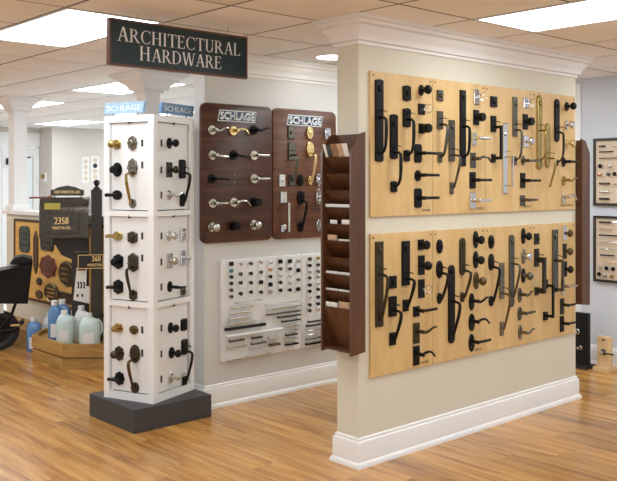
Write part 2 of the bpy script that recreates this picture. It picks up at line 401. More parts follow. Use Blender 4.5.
def lever_geo(style, L, t, th=.0085):
    y = -t-.042; g = G(); g.lathe([(.014, -t), (.011, -t-.010), (.011, y), (.012, y-.008), (.006, y-.012)], n=12)
    pts = []; rad = []
    for k in range(11):
        u = k/10; x = -.004+u*(L+.004); z = 0
        if style == 'wave': z = -.006*math.sin(u*PI*2*.9)*1.3+.010*u; th_ = th*(1.15-.45*u)
        elif style == 'curl': z = .012*math.sin(u*PI*1.15)*1.0 - (.016*max(0, u-.72)/.28 if u > .72 else 0); th_ = th*(1.1-.4*u)
        elif style == 'drop': z = -.010*math.sin(u*PI*.6); th_ = th*(1.25-.35*u)
        else: th_ = th*(1.0 if style == 'bar' else 1.05-.15*u)
        pts.append((x, y-.004*math.sin(PI*u), z)); rad.append((th_, .0065))
    return g.tube(pts, rad, 8)
def grip_geo(style, zt, zb, t, rw=.0095):
    g = G(); H = zt-zb
    if style == 'square':
        o = .058; k = rw
        g.box(-k, k, -o, 0, zt-k, zt+k); g.box(-k, k, -o, 0, zb-k, zb+k); g.box(-k, k, -o-.012, -o, zb-k, zt+k); return g
    if style == 'bow': D = [.2, .72, .95, 1.0, 1.0, 1.0, .97, .9, .68, .2]; M = .052
    elif style == 'curve': D = [.25, .75, 1.0, 1.02, .95, .82, .66, .50, .36, .25]; M = .062
    else: D = [.2, .7, .98, 1.02, .98, .9, .8, .68, .5, .2]; M = .056
    Z = [0, .015, .06, .16, .30, .46, .62, .78, .92, 1.0]
    pts = [(0, -t*.5-M*d, zt-H*z) for d, z in zip(D, Z)]
    rad = [(rw*.75, rw*.75), (rw*.9, rw*.7), (rw, rw*.65), (rw*1.15, rw*.65), (rw*1.2, rw*.65), (rw*1.15, rw*.65), (rw, rw*.65), (rw*.9, rw*.65), (rw*.8, rw*.65), (rw*.75, rw*.7)]
    return g.tube(pts, rad, 8, ref=(1, 0, 0))
def cyl_lock(mat, par, x, z, t, r=.013):
    G().lathe([(r, -t+.002), (r, -t-.006), (r*.8, -t-.009), (r*.3, -t-.009)], cx=x, cz=z, n=14).build('lock_cylinder', mat, par)
def rect_on(fr, x0, y0, x1, y1, off=.010):
    ym = (y0+y1)/2; xm = (x0+x1)/2
    a, _ = fr.px(x0, ym, .0); b, _ = fr.px(x1, ym, off*1.3); _, z0 = fr.px(xm, y1, off); _, z1 = fr.px(xm, y0, off)
    return (a+b)/2, (z0+z1)/2, max(b-a, .012), z1-z0
def make_knob(fr, rect, shape, style, mat, kmat, label, cat='door knob', group=None, r=.027, mini=False):
    lx, lz, W, H = rect_on(fr, *rect); o = tag(empty('doorknob', fr.pt(lx, lz), fr.a), label, cat, group)
    slab(shape, W, H, .010).build('rose', mat, o); k = knob_geo(style, .009, r).build('knob', kmat, o)
    return o
def make_lever(fr, rect, shape, style, mat, tipx, label, group=None, lmat=None, ly=None):
    lx, lz, W, H = rect_on(fr, *rect); o = tag(empty('door_lever', fr.pt(lx, lz), fr.a), label, 'door lever', group)
    slab(shape, W, H, .010).build('rose', mat, o)
    tx, _ = fr.px(tipx, (rect[1]+rect[3])/2, .055); lv = lever_geo(style, max(tx-lx, .04), .009).build('lever', lmat or mat, o)
    if ly is not None: _, z = fr.px((rect[0]+rect[2])/2, ly, .03); lv.location.z = max(-H*.3, min(H*.3, z-lz))
    return o
def make_bolt(fr, rect, shape, mat, label, group=None):
    lx, lz, W, H = rect_on(fr, *rect); o = tag(empty('deadbolt', fr.pt(lx, lz), fr.a), label, 'deadbolt', group)
    slab(shape, W, H, .016, c=.005).build('rose', mat, o); cyl_lock(mat, o, 0, 0, .016, min(W, H)*.27)
    return o
def make_set(fr, rect, shape, mat, gt, gb, style, label, pad=None, bolt=None, thumb=True, gmat=None, group=None, padshape=None, rw=.0112, lower=None):
    lx, lz, W, H = rect_on(fr, *rect); o = tag(empty('door_handle_set', fr.pt(lx, lz), fr.a), label, 'door handle', group); t = .014; xm = (rect[0]+rect[2])/2
    slab(shape, W, H, t, c=.004).build('backplate', mat, o)
    _, zt = fr.px(xm, gt, .03); _, zb = fr.px(xm, gb, .03); zt -= lz; zb -= lz
    if pad:
        px_, pz, pw, ph = rect_on(fr, *pad); slab(padshape or shape, pw, ph, .013, 0, pz-lz).build('lower_mount', mat, o)
    grip_geo(style, zt, zb, .012, rw).build('grip', gmat or mat, o)
    if thumb: G().tube([(0, -t, zt+.035), (0, -t-.022, zt+.037), (0, -t-.045, zt+.030)], [(.008, .003), (.011, .003), (.009, .002)], 8, ref=(1, 0, 0)).build('thumb_latch', mat, o)
    if bolt: _, zq = fr.px(xm, bolt, .012); cyl_lock(mat, o, 0, zq-lz, t, min(W*.3, .018))
    return o

# ---- plywood display panels on the partition
FP = Frame(0, PY0-.014, 0)
US = [3.376, 3.908, 4.420, 4.946, 5.490]; UZ = (1.356, 2.158); LZ = (.474, 1.262)
UPPER_DESC = ['upper plywood panel nearest the brochure rack', 'second upper plywood panel from the brochure rack', 'third upper plywood panel from the brochure rack', 'upper plywood panel at the far end of the partition']
LOWER_DESC = [s.replace('upper', 'lower') for s in UPPER_DESC]
TXT = {('U',0): ('EMTEK', 426.3, 210.2, 8.6, 2.9), ('U',1): ('EMTEK', 480, 208.5, 6.7, 2.9), ('U',2): ('EMTEK', 527.3, 206.5, 6.5, 2.4), ('U',3): ('BALDWIN', 566.5, 205.4, 11, 2.8), ('L',0): ('EMTEK', 425, 362, 8, 2.9), ('L',1): ('EMTEK', 478.5, 349.4, 7, 3)}
for row, zz, desc in (('U', UZ, UPPER_DESC), ('L', LZ, LOWER_DESC)):
    for k in range(4):
        W = US[k+1]-US[k]; H = zz[1]-zz[0]
        p = tag(empty('display_board', (US[k], PY0, zz[0])), desc[k], 'display panel', 'plywood display panels on the partition')
        G().cbox(.0020, W-.0020, -.014, 0, 0, H, .001).build('plywood_sheet', 'plywood', p)
        for sx in (.022, W-.022):
            for sz in (H-.022,): G().lathe([(.0055, -.0135), (.0055, -.0152), (.003, -.0158)], cx=sx, cz=sz, n=10).build('screw', 'screw', p)
        if (row, k) in TXT:
            body, tx, ty, tw, th = TXT[(row, k)]; lx, lz, w_, h_ = rect_on(FP, tx-tw/2, ty-th/2, tx+tw/2, ty+th/2, .0005)
            lettering(body, w_, h_*.8, 'ink', p, (lx-US[k], -.0148, lz-zz[0]))

MN = {'black': 'black', 'chrome': 'polished chrome', 'nickel': 'satin nickel', 'pewter': 'grey pewter', 'dark_pewter': 'dark pewter', 'bronze': 'bronze', 'old_bronze': 'dark bronze', 'brass': 'brass', 'aged_brass': 'aged brass', 'antique': 'mottled antique nickel', 'black_iron': 'black iron'}
def cap_label(k, row): return '%s panel, %s plywood row' % (ORD[k+1], 'upper' if row == 'U' else 'lower')
# ('K', mat, shape, style, rect, knobmat) ('L', mat, shape, style, rect, tip, y)  ordered from the top of each right-hand column
RC = {
('U',0): [('K','black','round','ball',(418.3,84.5,425,95.7),'black'), ('K','black','rect','ball',(418,103.6,426,114.5),'glass'), ('K','black','rect','cyl',(418.5,123.4,426,133.5),'black'),
          ('L','black','soft','bar',(414,144,422.8,162.7),438.5,153), ('L','black','round','bar',(414.3,170,422.2,181.3),439.5,175), ('L','black','soft','bar',(414,188.3,422.8,207.7),439.5,198)],
('U',1): [('K','chrome','rect','ball',(473.2,89,480,104.7),'glass'), ('K','black','rect','cyl',(473,109.8,480,125),'black'), ('L','chrome','rect','bar',(472,132.4,477.4,145.3),491,138),
          ('L','pewter','rect','curl',(470,152.6,476.6,167.8),492,158.5), ('L','black','rect','bar',(469.3,172,476.6,188.3),492,180), ('L','chrome','rect','bar',(469.5,192.5,476.6,208.8),491.5,200.5)],
('U',2): [('K','chrome','rect','ball',(523,97.5,529,108),'glass'), ('K','black','rect','cyl',(522.6,114,528.8,129.4),'black'), ('K','chrome','rect','flat',(523.2,135.5,529.3,147),'chrome'),
          ('L','pewter','oval','bar',(520.7,155.5,526,165),541,160.5), ('L','black','rect','bar',(520,172.8,526.2,188),541,180.5), ('L','pewter','rect','bar',(519.8,195.3,526,206),538,200)],
('U',3): [('K','black','round','ball',(564.4,101.8,570,111),'black'), ('K','chrome','round','flat',(564.6,120.5,569.4,129.5),'chrome'), ('K','brass','round','flat',(565.6,139.5,570.2,147.5),'brass'),
          ('L','black','round','bar',(561.4,157,566.5,167),578.5,161.5), ('L','aged_brass','round','wave',(561.4,176,566.5,185.5),578,180), ('L','nickel','round','curl',(561,193.5,566.5,203.5),577.5,197)],
('L',0): [('K','black','rect','flat',(417.7,239.5,425.2,250),'black'), ('K','black','rect','ball',(418,255.6,425.6,275),'black'), ('K','black','rect','ball',(418,279.4,425.6,298),'glass'),
          ('L','black','rect','bar',(412.9,306.4,420.5,316.8),437.5,311), ('L','old_bronze','rect','wave',(412.9,323,420.5,343.7),437,332), ('L','black','rect','curl',(412.9,346,420.5,365.6),435.5,355)],
('L',1): [('K','black','oval','flat',(472.7,231,479.4,248.4),'black'), ('K','black','oval','flat',(472.7,251.2,479.4,268.6),'black'), ('K','bronze','oval','ball',(473.2,272,480,289.6),'bronze'),
          ('L','black','oval','wave',(468.7,293.3,475.3,310.6),489,301.5), ('L','black','oval','curl',(468.4,313.8,475.8,331.3),490,322), ('L','black','oval','bar',(468.4,334.3,475.5,352),491,342.5)],
('L',2): [('K','black','oval','flat',(521,228,526.5,244.2),'black'), ('K','antique','oval','flat',(521.2,248.7,526.5,264),'chrome'), ('K','black','oval','ball',(521,268.4,526.5,283),'pewter'),
          ('L','pewter','oval','wave',(517.5,288,522.6,302.6),533,295), ('L','pewter','oval','bar',(517.3,307,522.8,320.7),535.5,313.5), ('L','antique','oval','wave',(518,325,522.8,340),535,333)],
('L',3): [('K','chrome','rect','flat',(562.6,225.7,567.6,240.6),'bronze'), ('K','dark_pewter','rect','flat',(562.6,243.6,567.6,258.8),'bronze'), ('K','black','rect','flat',(563.2,261.6,567.8,276.8),'black'),
          ('L','nickel','rect','bar',(560.8,281.5,565.6,295),577.5,286.8), ('L','dark_pewter','rect','bar',(560,298.7,565,314.4),576,305.5), ('L','black','rect','bar',(559.7,316.3,564.8,332),575.5,324)],
}
SHN = {'rect': 'square-rose', 'soft': 'plate', 'round': 'round-rose', 'oval': 'oval-rose'}
for (row, k), items in RC.items():
    for n_, it in enumerate(items):
        where = '%s down right column, %s' % (ORD[n_+1], cap_label(k, row))
        if it[0] == 'K':
            kind = 'crystal knob' if it[5] == 'glass' else 'knob'
            make_knob(FP, it[4], it[2], it[3], it[1], it[5], '%s %s %s, %s' % (MN[it[1]], SHN[it[2]], kind, where), group='door hardware on the plywood panels')
        else:
            make_lever(FP, it[4], it[2], it[3], it[1], it[5], '%s %s lever, %s' % (MN[it[1]], SHN[it[2]], where), group='door hardware on the plywood panels', ly=it[6])
HG = 'door hardware on the plywood panels'
def HS(row, k, pos, look, rect, shape, mat, gt, gb, style, **kw): make_set(FP, rect, shape, mat, gt, gb, style, '%s, %s, %s' % (look, pos, cap_label(k, row)), group=HG, **kw)
def DB(row, k, look, rect, shape, mat): make_bolt(FP, rect, shape, mat, '%s deadbolt, %s' % (look, cap_label(k, row)), group=HG)
HS('U',0,'leftmost','tall black door handle plate',(374.7,79,384,162),'bow','black',117,154,'bow', bolt=88)
HS('U',0,'second from left','black handle with long lower grip',(389.6,114,398.4,159),'bow','black',152,187,'bow', pad=(389.6,181,397.2,192.5), bolt=124)
DB('U',0,'black curved-end',(402.5,85.3,411.4,101),'bow','black')
HS('U',0,'below the deadbolt','black two-piece handle set',(402.5,108,411.4,127.3),'bow','black',119,155,'bow', pad=(403.5,149.8,410.6,161.6))
DB('U',1,'pewter square',(436.5,90,443.6,100.8),'rect','pewter')
HS('U',1,'leftmost','pewter two-piece handle',(436.7,111,443.6,129),'rect','pewter',124,157,'taper', pad=(437.4,152,442.6,162.4))
HS('U',1,'second from left','grey pewter handle plate with low grip',(448.3,120,455.4,161.4),'rect','pewter',155,188,'curve', pad=(448.3,182.4,453,194), bolt=127, rw=.0095)
HS('U',1,'third from left','tall black narrow handle plate',(459.4,90,466.4,166),'rect','black',126,157,'bow', bolt=97)
DB('U',2,'black square',(490,96.3,497.6,107),'rect','black')
HS('U',2,'leftmost','black square-bar handle set',(490.3,115.7,496.8,132),'rect','black',127,158,'square', pad=(491,154,496.2,162.6), rw=.0095)
HS('U',2,'second from left','tall polished chrome handle plate',(502.2,123,507.8,193.5),'rect','chrome',157,186,'square', bolt=134, rw=.006)
HS('U',2,'third from left','slim pewter handle plate',(512.3,96.8,517.8,136.5),'rect','pewter',129.5,160,'bow', pad=(512.3,156.5,516.8,165), bolt=104, rw=.0095)
HS('U',3,'leftmost','aged brass rounded handle plate',(536.5,95,542.6,169.7),'arch','aged_brass',130,160,'bow', bolt=103, rw=.0095)
HS('U',3,'second from left','ornate brass handle plate with hanging grip',(544.8,123,550.8,167.5),'arch','aged_brass',158,187,'curve', rw=.0095)
HS('U',3,'third from left','black rounded handle plate',(554,98.8,560,142),'arch','black_iron',132,162,'bow', pad=(557,159.4,561,166), bolt=106, rw=.00955)
HS('L',0,'leftmost','tall dark bronze handle plate',(375,241.6,384,327),'rect','old_bronze',275,321,'curve', bolt=251)
DB('L',0,'small black square',(389,276,397.1,288.5),'rect','black')
HS('L',0,'below the square deadbolt','black two-piece handle',(388.3,296.3,397.3,316.5),'rect','black',311,341,'curve', pad=(389.4,332.5,396.8,345.4))
HS('L',0,'beside the knobs','tall black handle plate with curved grip',(401.4,241,410.4,285.6),'rect','black',279,307,'curve', pad=(402.8,299.6,409.7,311.4), bolt=248)
DB('L',1,'black oval',(436.2,239.4,443.3,253.7),'oval','black')
HS('L',1,'below the oval deadbolt','black oval two-piece handle',(435.8,260.7,443.6,278.4),'oval','black',273.5,300,'curve', pad=(436.5,293,442.3,304))
HS('L',1,'second from left','long black round-ended handle plate',(447.8,265,455.4,343.6),'arch','black',302,336,'curve', bolt=272)
HS('L',1,'third from left','bronze round-ended handle plate',(459,237.7,466,275.3),'arch','old_bronze',271,298,'curve', pad=(459.8,292.3,464.8,302.3), bolt=245)
DB('L',2,'black oval',(488,235.2,494.6,248.7),'oval','black')
HS('L',2,'below the oval deadbolt','black oval two-piece handle',(488,253.7,494.8,270.6),'oval','black',267.5,302,'curve', pad=(488.4,296,494.2,306.5))
HS('L',2,'second from left','mottled antique handle with long brown grip',(499,262.7,504.8,298.7),'rect','antique',294,330,'curve', pad=(499,322,503.5,336), gmat='bronze', rw=.0095)
HS('L',2,'third from left','tall pewter handle plate',(508.6,234.6,514.8,307),'arch','pewter',264,298,'curve', bolt=242, rw=.0095)
DB('L',3,'dark pewter square',(534,233.5,539.6,244.4),'rect','dark_pewter')
HS('L',3,'leftmost','dark pewter wide square grip handle',(534,248.7,539.6,266.6),'rect','dark_pewter',260,291,'square', pad=(534,287.3,539,295.4), rw=.017)
HS('L',3,'second from left','black square-bar pull',(543,279.6,548.3,288.8),'rect','black',286,316.5,'square', pad=(543,312,548.3,320.4), thumb=False, rw=.009)
HS('L',3,'third from left','tall pewter handle plate',(552,229.8,558.5,292.5),'rect','pewter',261,290,'square', bolt=237, rw=.0095)

# ---- walnut boards on the back wall
FB = Frame(0, BWY-.023, 0)
def rounded(w_, h_, r):
    P = []
    for cx, cz, a0 in ((w_-r,r,-PI/2),(w_-r,h_-r,0),(r,h_-r,PI/2),(r,r,PI)):
        P += [(cx+r*math.cos(a0+PI/2*k/5), cz+r*math.sin(a0+PI/2*k/5)) for k in range(6)]
    return P
def logo(par, cx, cz, w_, h_, y, mat='navy', sl=.016, thick=.004):
    pl = lambda ex: [(cx-w_/2-ex-sl/2, cz-h_/2-ex), (cx+w_/2+ex-sl/2, cz-h_/2-ex), (cx+w_/2+ex+sl/2, cz+h_/2+ex), (cx-w_/2-ex+sl/2, cz+h_/2+ex)]
    b = G().prism(pl(.0), y, y-thick*.6).build('logo_plate', 'logo_silver', par)
    G().prism(pl(-.006), y-thick*.6, y-thick).build('logo_field', mat, b)
    g = text_geo('SCHLAGE', w_*.91, h_*.64); g.v = [(x+z*.0, yy, z) for x, yy, z in g.v]
    # bolder: a second copy shifted slightly thickens the strokes
    g2 = G(); dx = h_*.045
    for q_ in (-dx, dx): g2.add([(x+q_, 0, z) for x, yy, z in g.v], g.f)
    for q_ in (-dx, dx): g2.add([(x, -.0001, z+q_) for x, yy, z in g.v], g.f)
    g2.build('lettering', 'logo_silver', b, (cx, y-thick-.0008, cz))
for x0, x1, mat, lab in ((3.322, 3.946, 'walnut', 'dark walnut board of levers and knobs under a blue logo'), (3.954, 4.590, 'walnut_red', 'reddish walnut board of handle sets partly behind brochure rack')):
    b = tag(empty('display_board', (x0, BWY-.001, 1.132)), lab, 'display board', 'walnut display boards')
    G().prism(rounded(x1-x0, .957, .045), 0, -.022, .003).build('board', mat, b)
    lc = (FB.px(237.3, 111.6)[0] if x0 < 3.5 else FB.px(305, 115.3)[0])-x0
    logo(b, lc, .876, .325 if x0 < 3.5 else .345, .078, -.0218)
def circ(x, y, r): return (x-r*.92, y-r, x+r*.92, y+r)
rows = [[('L',212.2,130,'nickel','wave',228.5),('L',233.6,130.7,'brass','curl',249.5),('L',254.3,130,'black','wave',270.5)],
        [('L',212.6,155.2,'nickel','drop',228.5),('L',234,155,'black','drop',250.5),('L',254.3,155.4,'nickel','bar',269.5)],
        [('L',212.2,178.8,'black','bar',229.5),None,('L',254.3,178.8,'nickel','bar',270.5)],
        [('L',212.9,203.4,'nickel','bar',228.5),('L',234,202.5,'nickel','curl',251),('K',254.3,202,'black','cyl')],
        [('K',212.3,227.3,'nickel','ball'),('K',233,226,'black','cyl'),('K',254.2,225,'nickel','ball')]]
for a, rw_ in enumerate(rows):
    for b_, it in enumerate(rw_):
        if not it: continue
        lab = '%s, %s in %s row of dark walnut board' % (('%s lever' if it[0] == 'L' else '%s knob') % MN[it[3]], ORD[b_+1], ORD[a+1])
        if it[0] == 'L': make_lever(FB, circ(it[1], it[2], 4.9), 'round', it[4], it[3], it[5], lab, group='levers and knobs on the walnut board')
        else: make_knob(FB, circ(it[1], it[2], 4.9), 'round', it[4], it[3], it[3], lab, group='levers and knobs on the walnut board', r=.029)
for zy in (174.8, 182): 
    lx, lz = FB.px(234.4, zy); tag(G().lathe([(.004, 0), (.004, -.002), (.002, -.003)], n=8).build('screw', 'nickel', None, FB.pt(lx, lz)), '%s bare screw in the empty place on dark walnut board' % ('upper' if zy < 178 else 'lower'), 'screw')
BG = 'handle sets on the walnut board'
def hb(*a, **k): make_set(FB, *a, group=BG, **k)
make_bolt(FB, (287.5,126,295,139), 'rect', 'pewter', 'pewter square deadbolt, top left of reddish walnut board', BG)
make_bolt(FB, (306,126.5,313.5,139.5), 'oval', 'brass', 'brass deadbolt at top of reddish walnut board', BG)
make_bolt(FB, (324,128,331,140), 'soft', 'chrome', 'chrome deadbolt, top right of reddish walnut board by rack', BG)
hb((288,142.5,296,160.5), 'rect', 'pewter', 155, 181, 'curve', 'pewter handle set below square deadbolt on reddish walnut board', pad=(287.8,174.5,294.5,185.5))
hb((306,141.5,314.5,157), 'oval', 'brass', 153, 182, 'curve', 'brass handle set with curved grip on reddish walnut board', pad=(307.5,176,313,185.5))
make_bolt(FB, (278.6,174,285.6,186.6), 'rect', 'chrome', 'chrome square deadbolt, lower left of reddish walnut board', BG)
hb((280,191.5,287.2,203), 'rect', 'chrome', 204, 230.5, 'square', 'chrome square-bar handle set, lower left of reddish walnut board', pad=(280,225,286,231.8), thumb=False, rw=.0095)
make_bolt(FB, (296.8,174,304,186), 'oval', 'black', 'black oval deadbolt, middle of reddish walnut board', BG)
hb((297,190.5,305,205), 'ornate', 'black', 201, 227, 'curve', 'black handle set with scalloped plate on reddish walnut board', pad=(298,221.5,304.5,232))
make_bolt(FB, (315.6,173.5,321.4,186.5), 'oval', 'chrome', 'chrome oval deadbolt beside the brochure rack', BG)
hb((315.4,189,321.6,205), 'oval', 'chrome', 201, 226, 'curve', 'chrome oval handle set half hidden by the brochure rack', pad=(316,220,321.4,231.5))

# ---- white boards of cabinet knobs and pulls
FW = Frame(0, BWY-.017, 0)
for x0, x1, lab in ((3.494, 4.234, 'white board of cabinet knobs and pulls below dark walnut board'), (4.240, 4.70, 'white board of knobs and pulls beside the brochure rack')):
    b = tag(empty('pull_board', (x0, BWY-.001, .306)), lab, 'display board', 'white pull boards'); W = x1-x0
    G().cbox(0, W, -.016, 0, 0, .702, .002).build('board', 'white_board', b)
    g = G(); g.box(0, .006, -.019, -.0155, 0, .702); g.box(W-.006, W, -.019, -.0155, 0, .702); g.build('edge_strip', 'white_trim', b)
KB = [[(231,y) for y in (263.8,270.7,276.8,283.3,290.1,296.6)], [(240.4,y) for y in (263.6,273.9,282.7,293.6)], [(250.7,y) for y in (263.3,273.3,282.7,292)], [(260.7,y) for y in (262,272,282,292)],
      [(270.2,y) for y in (262.3,269.4,276.5,284.3,291.8)], [(280.2,y) for y in (261.4,268.7,275.6,282.4,290.3)], [(289.6,y) for y in (261,268.7,275.6,282.7,289.9)], [(298,y) for y in (260.9,270.2,279.6,289)]]
KB2 = [[(309.4,y) for y in (259,265.4,271.9,277.7,285,291.2,297.7,304.8,310.6)], [(317.8,y) for y in (258,264.8,271.2,276.6,283.5,289.3,297,303.7,309.5)]]
KM = [['black','teal','dark_pewter','dark_pewter','pewter','pewter'], ['chrome','pewter','dark_pewter','dark_pewter'], ['pewter','dark_pewter','dark_pewter','dark_pewter'], ['nickel','pewter','black','bronze'],
      ['chrome','copper','black','black','stone'], ['black','pewter','chrome','dark_pewter','black'], ['black','pewter','chrome','nickel','black'], ['nickel','black','antique','black']]
KM2 = [['pewter','black','nickel','pewter','dark_pewter','black','chrome','dark_pewter','bronze'], ['aged_brass','black','pewter','nickel','chrome','black','black','dark_pewter','nickel']]
KN = dict(MN); KN.update(teal='teal glass', copper='copper', stone='grey stone')
SQ = {(0,0),(4,3),(4,4),(3,2),(5,0),(6,0),(7,1),(7,3)}
def cab_knob(fr, x, y, mat, lab, square=False, big=1.0, group=None):
    lx, lz = fr.px(x, y, .012); o = tag(empty('cabinet_knob_sample', fr.pt(lx, lz), fr.a), lab, 'cabinet knob', group)
    G().lathe([(.009, 0), (.008, -.003), (.005, -.006), (.005, -.014)], n=10).build('stem', mat, o)
    r = .0145*big
    if square: slab('soft', r*2.0, r*1.8, .011, y=-.013).build('head', mat, o)
    else: G().lathe([(.005, -.012), (r*.8, -.016), (r, -.020), (r*.9, -.025), (r*.5, -.029), (r*.05, -.030)], n=12).build('head', mat, o)
for tabs, mts, nm in ((KB, KM, 'wide white board'), (KB2, KM2, 'white board by the rack')):
    for c, colm in enumerate(tabs):
        for r_, (x, y) in enumerate(colm):
            cab_knob(FW, x, y, mts[c][r_], '%s cabinet knob, %s down %s column, %s' % (KN[mts[c][r_]], ORD[r_+1], ORD[c+1], nm), nm[0] == 'w' and nm[1] == 'i' and (c, r_) in SQ, 1.15 if (c, r_) in SQ else 1.0, 'cabinet knobs on the white boards')
def cab_pull(fr, x0, y0, x1, y1, mat, lab, th=.005, out=.026, group='cabinet pulls on the white boards'):
    a, za = fr.px(x0, y0, .02); b, zb = fr.px(x1, y1, .02); L = b-a; z = (za+zb)/2
    o = tag(empty('cabinet_pull', fr.pt((a+b)/2, z), fr.a), lab, 'cabinet pull', group)
    g = G(); e = min(.02, L*.14)
    G().tube([(-L/2, -out, 0), (-L/2+.002, -out, 0), (L/2-.002, -out, 0), (L/2, -out, 0)], [(th*.7, th*.7), (th, th), (th, th), (th*.7, th*.7)], 8).build('bar', mat, o)
    for s_ in (-1, 1): G().lathe([(th*.9, 0), (th*.8, -out)], cx=s_*(L/2-e), n=8).build('post', mat, o)
PULLS = [(230,308,253,306,'nickel'),(229,313.5,251,311.5,'chrome'),(227,318.6,251.5,316.8,'chrome'),(225.8,324.3,255,321.7,'nickel'),(224.6,329,265,324.6,'black',.0105),(225.9,336.2,282,329,'white_gloss',.010),
         (228.5,341.3,244,339.7,'pewter'),(226,348.4,247,345.5,'nickel'),(251.5,338.2,262.2,336.9,'dark_pewter',.007),(250.3,343.8,266,342.4,'pewter'),(248,349.8,267.8,346.2,'chrome'),(268,338.5,279,336.8,'chrome',.012),(269.8,345.2,279.6,343.5,'pewter',.010),
         (227,359.3,272,353.5,'chrome'),(266,308.8,300,306.6,'nickel'),(266,313.8,300,311.6,'pewter'),(277,317.3,300.6,314.8,'black',.006),(281.2,321.6,300,319.4,'black',.006),(286,327,299,325.6,'nickel'),(286,331,299,329.6,'chrome'),(285.2,335.2,297.4,334,'black',.006),(285,345,297.8,342.9,'black',.0075),(284,339.8,298,338.5,'nickel'),
         (234,302,262,300,'chrome',.004),(264,304.4,300,301.6,'chrome',.004)]
rk = 0
for k, p in enumerate(PULLS):
    nm = MN.get(p[4], 'glossy white'); L_ = p[2]-p[0]; size = 'short' if L_ < 14 else 'long' if L_ > 35 else 'medium'
    side = 'left half' if (p[0]+p[2])/2 < 262 else 'right half'
    same = [q_ for q_ in PULLS if q_[4] == p[4] and ((q_[0]+q_[2])/2 < 262) == (side == 'left half')]; same.sort(key=lambda q_: q_[1])
    i_ = same.index(p)+1
    lab = ('%s %s bar pull, %s half of wide white board' % (size, nm, side[:5].strip())) if len(same) == 1 else '%s %s bar pull, %s such down %s of wide white board' % (size, nm, ORD[i_], side)
    cab_pull(FW, *p[:4], p[4], lab, p[5] if len(p) > 5 else .0068)
for k, p in enumerate([(307.7,322,324,319.8,'black',.0065),(306,326.4,322,323.6,'black',.0065),(306.5,331,323,329,'nickel'),(306,335,323,332.6,'chrome'),(305.5,339.4,322.5,336.8,'pewter'),(305.3,344.4,324,341.4,'black',.0085)]):
    cab_pull(FW, *p[:4], p[4], '%s pull, %s from top on white board by the rack' % (MN[p[4]], ORD[k+1]), p[5] if len(p) > 5 else .0055)

# ---- brochure racks on both ends of the partition
def brochure_rack(loc, rz, label):
    # local: back on y=0, front at -y; width along x
    o = tag(empty('brochure_rack', loc, rz), label, 'brochure rack', 'wooden brochure racks'); W, D, H = .236, .108, 1.195; th = .013
    side = lambda: [(-D, 0.0), (-D, H-.10), (-D*.45, H-.015), (0, H), (0, 0.012)]
    for s_ in (-1, 1):
        x0 = -W/2 if s_ < 0 else W/2-th
        g = G(); g.loft([[(x0, y, z) for y, z in side()], [(x0+th, y, z) for y, z in side()]]); g.build('side_panel', 'rack_wood', o)
    G().box(-W/2+th, W/2-th, -.010, 0, .012, H-.01).build('back_panel', 'rack_wood', o)
    G().box(-W/2+th, W/2-th, -D+.012, -.010, .012, .024).build('bottom', 'rack_wood', o)
    n_ = 10; z = .024; zb_ = .247; dz = .0904
    for k in range(n_):
        z1 = zb_+k*dz; z0 = .024 if k == 0 else z1-dz*1.04
        if k: z0 = max(z0, .03)
        g = G(); a0, a1 = -.030 if k else -.030, -D+.006
        g.add([(-W/2+th, a0, z0), (W/2-th, a0, z0), (W/2-th, a1, z1), (-W/2+th, a1, z1), (-W/2+th, a0+.007, z0), (W/2-th, a0+.007, z0), (W/2-th, a1+.007, z1), (-W/2+th, a1+.007, z1)],
              [(0,1,2,3),(7,6,5,4),(0,4,5,1),(1,5,6,2),(2,6,7,3),(3,7,4,0)])
        g.build('pocket_front', 'rack_wood', o)
    return o, [zb_+k*dz for k in range(n_)]
RZ0 = .622
rack, pz = brochure_rack((PX0, 3.293, RZ0), -PI/2, 'dark wooden brochure rack on the near end of the partition')
brochure_rack((PX1, 3.293, RZ0+.04), PI/2, 'dark wooden brochure rack on the far end of the partition')
FR = Frame(PX0-.108, 3.293, -PI/2)
def leaflet(x, w_, k, h_, mat, lab, d=.006, lean=.05, name='brochure', rot=0.0, up=.0):
    # stands in pocket k, leaning forwards against the pocket front; local x across the rack
    zb = RZ0+pz[k]-.07; H = .07+h_; o = empty(name, FR.pt(x, zb), -PI/2)
    f0, f1 = .055, .0165
    y = lambda z: f1+.70*(.07-z) if z <= .07 else f1-(z-.07)*(lean)
    g = G(); c, s_ = math.cos(rot), math.sin(rot)
    rows_ = [0, .07, H]; rings = []
    for z in rows_: rings.append([(-w_/2+z*s_*.6, y(z), z+0), (w_/2+z*s_*.6, y(z), z+(.0)), (w_/2+z*s_*.6, y(z)+d, z), (-w_/2+z*s_*.6, y(z)+d, z)])
    g.loft(rings); m = g.build('sheets', mat, o); tag(o, lab, 'brochure', 'brochures in the rack'); return o
top = len(pz)-1
for x, w_, mat, lab, h_, d_ in ((-.085, .020, 'paper', 'thin white-edged magazine at left of the top rack pocket', .10, .004), (-.055, .036, 'paper_dark', 'dark-covered magazine in the top rack pocket', .095, .008), (-.013, .045, 'paper_brown', 'brown-covered brochure in middle of the top rack pocket', .10, .006), (.031, .040, 'paper_tan', 'tan brochure in the top rack pocket', .10, .006), (.070, .034, 'paper', 'pale brochure at right of the top rack pocket', .10, .005)):
    leaflet(x, w_, top, h_-.03, mat, lab, d_, lean=.35)
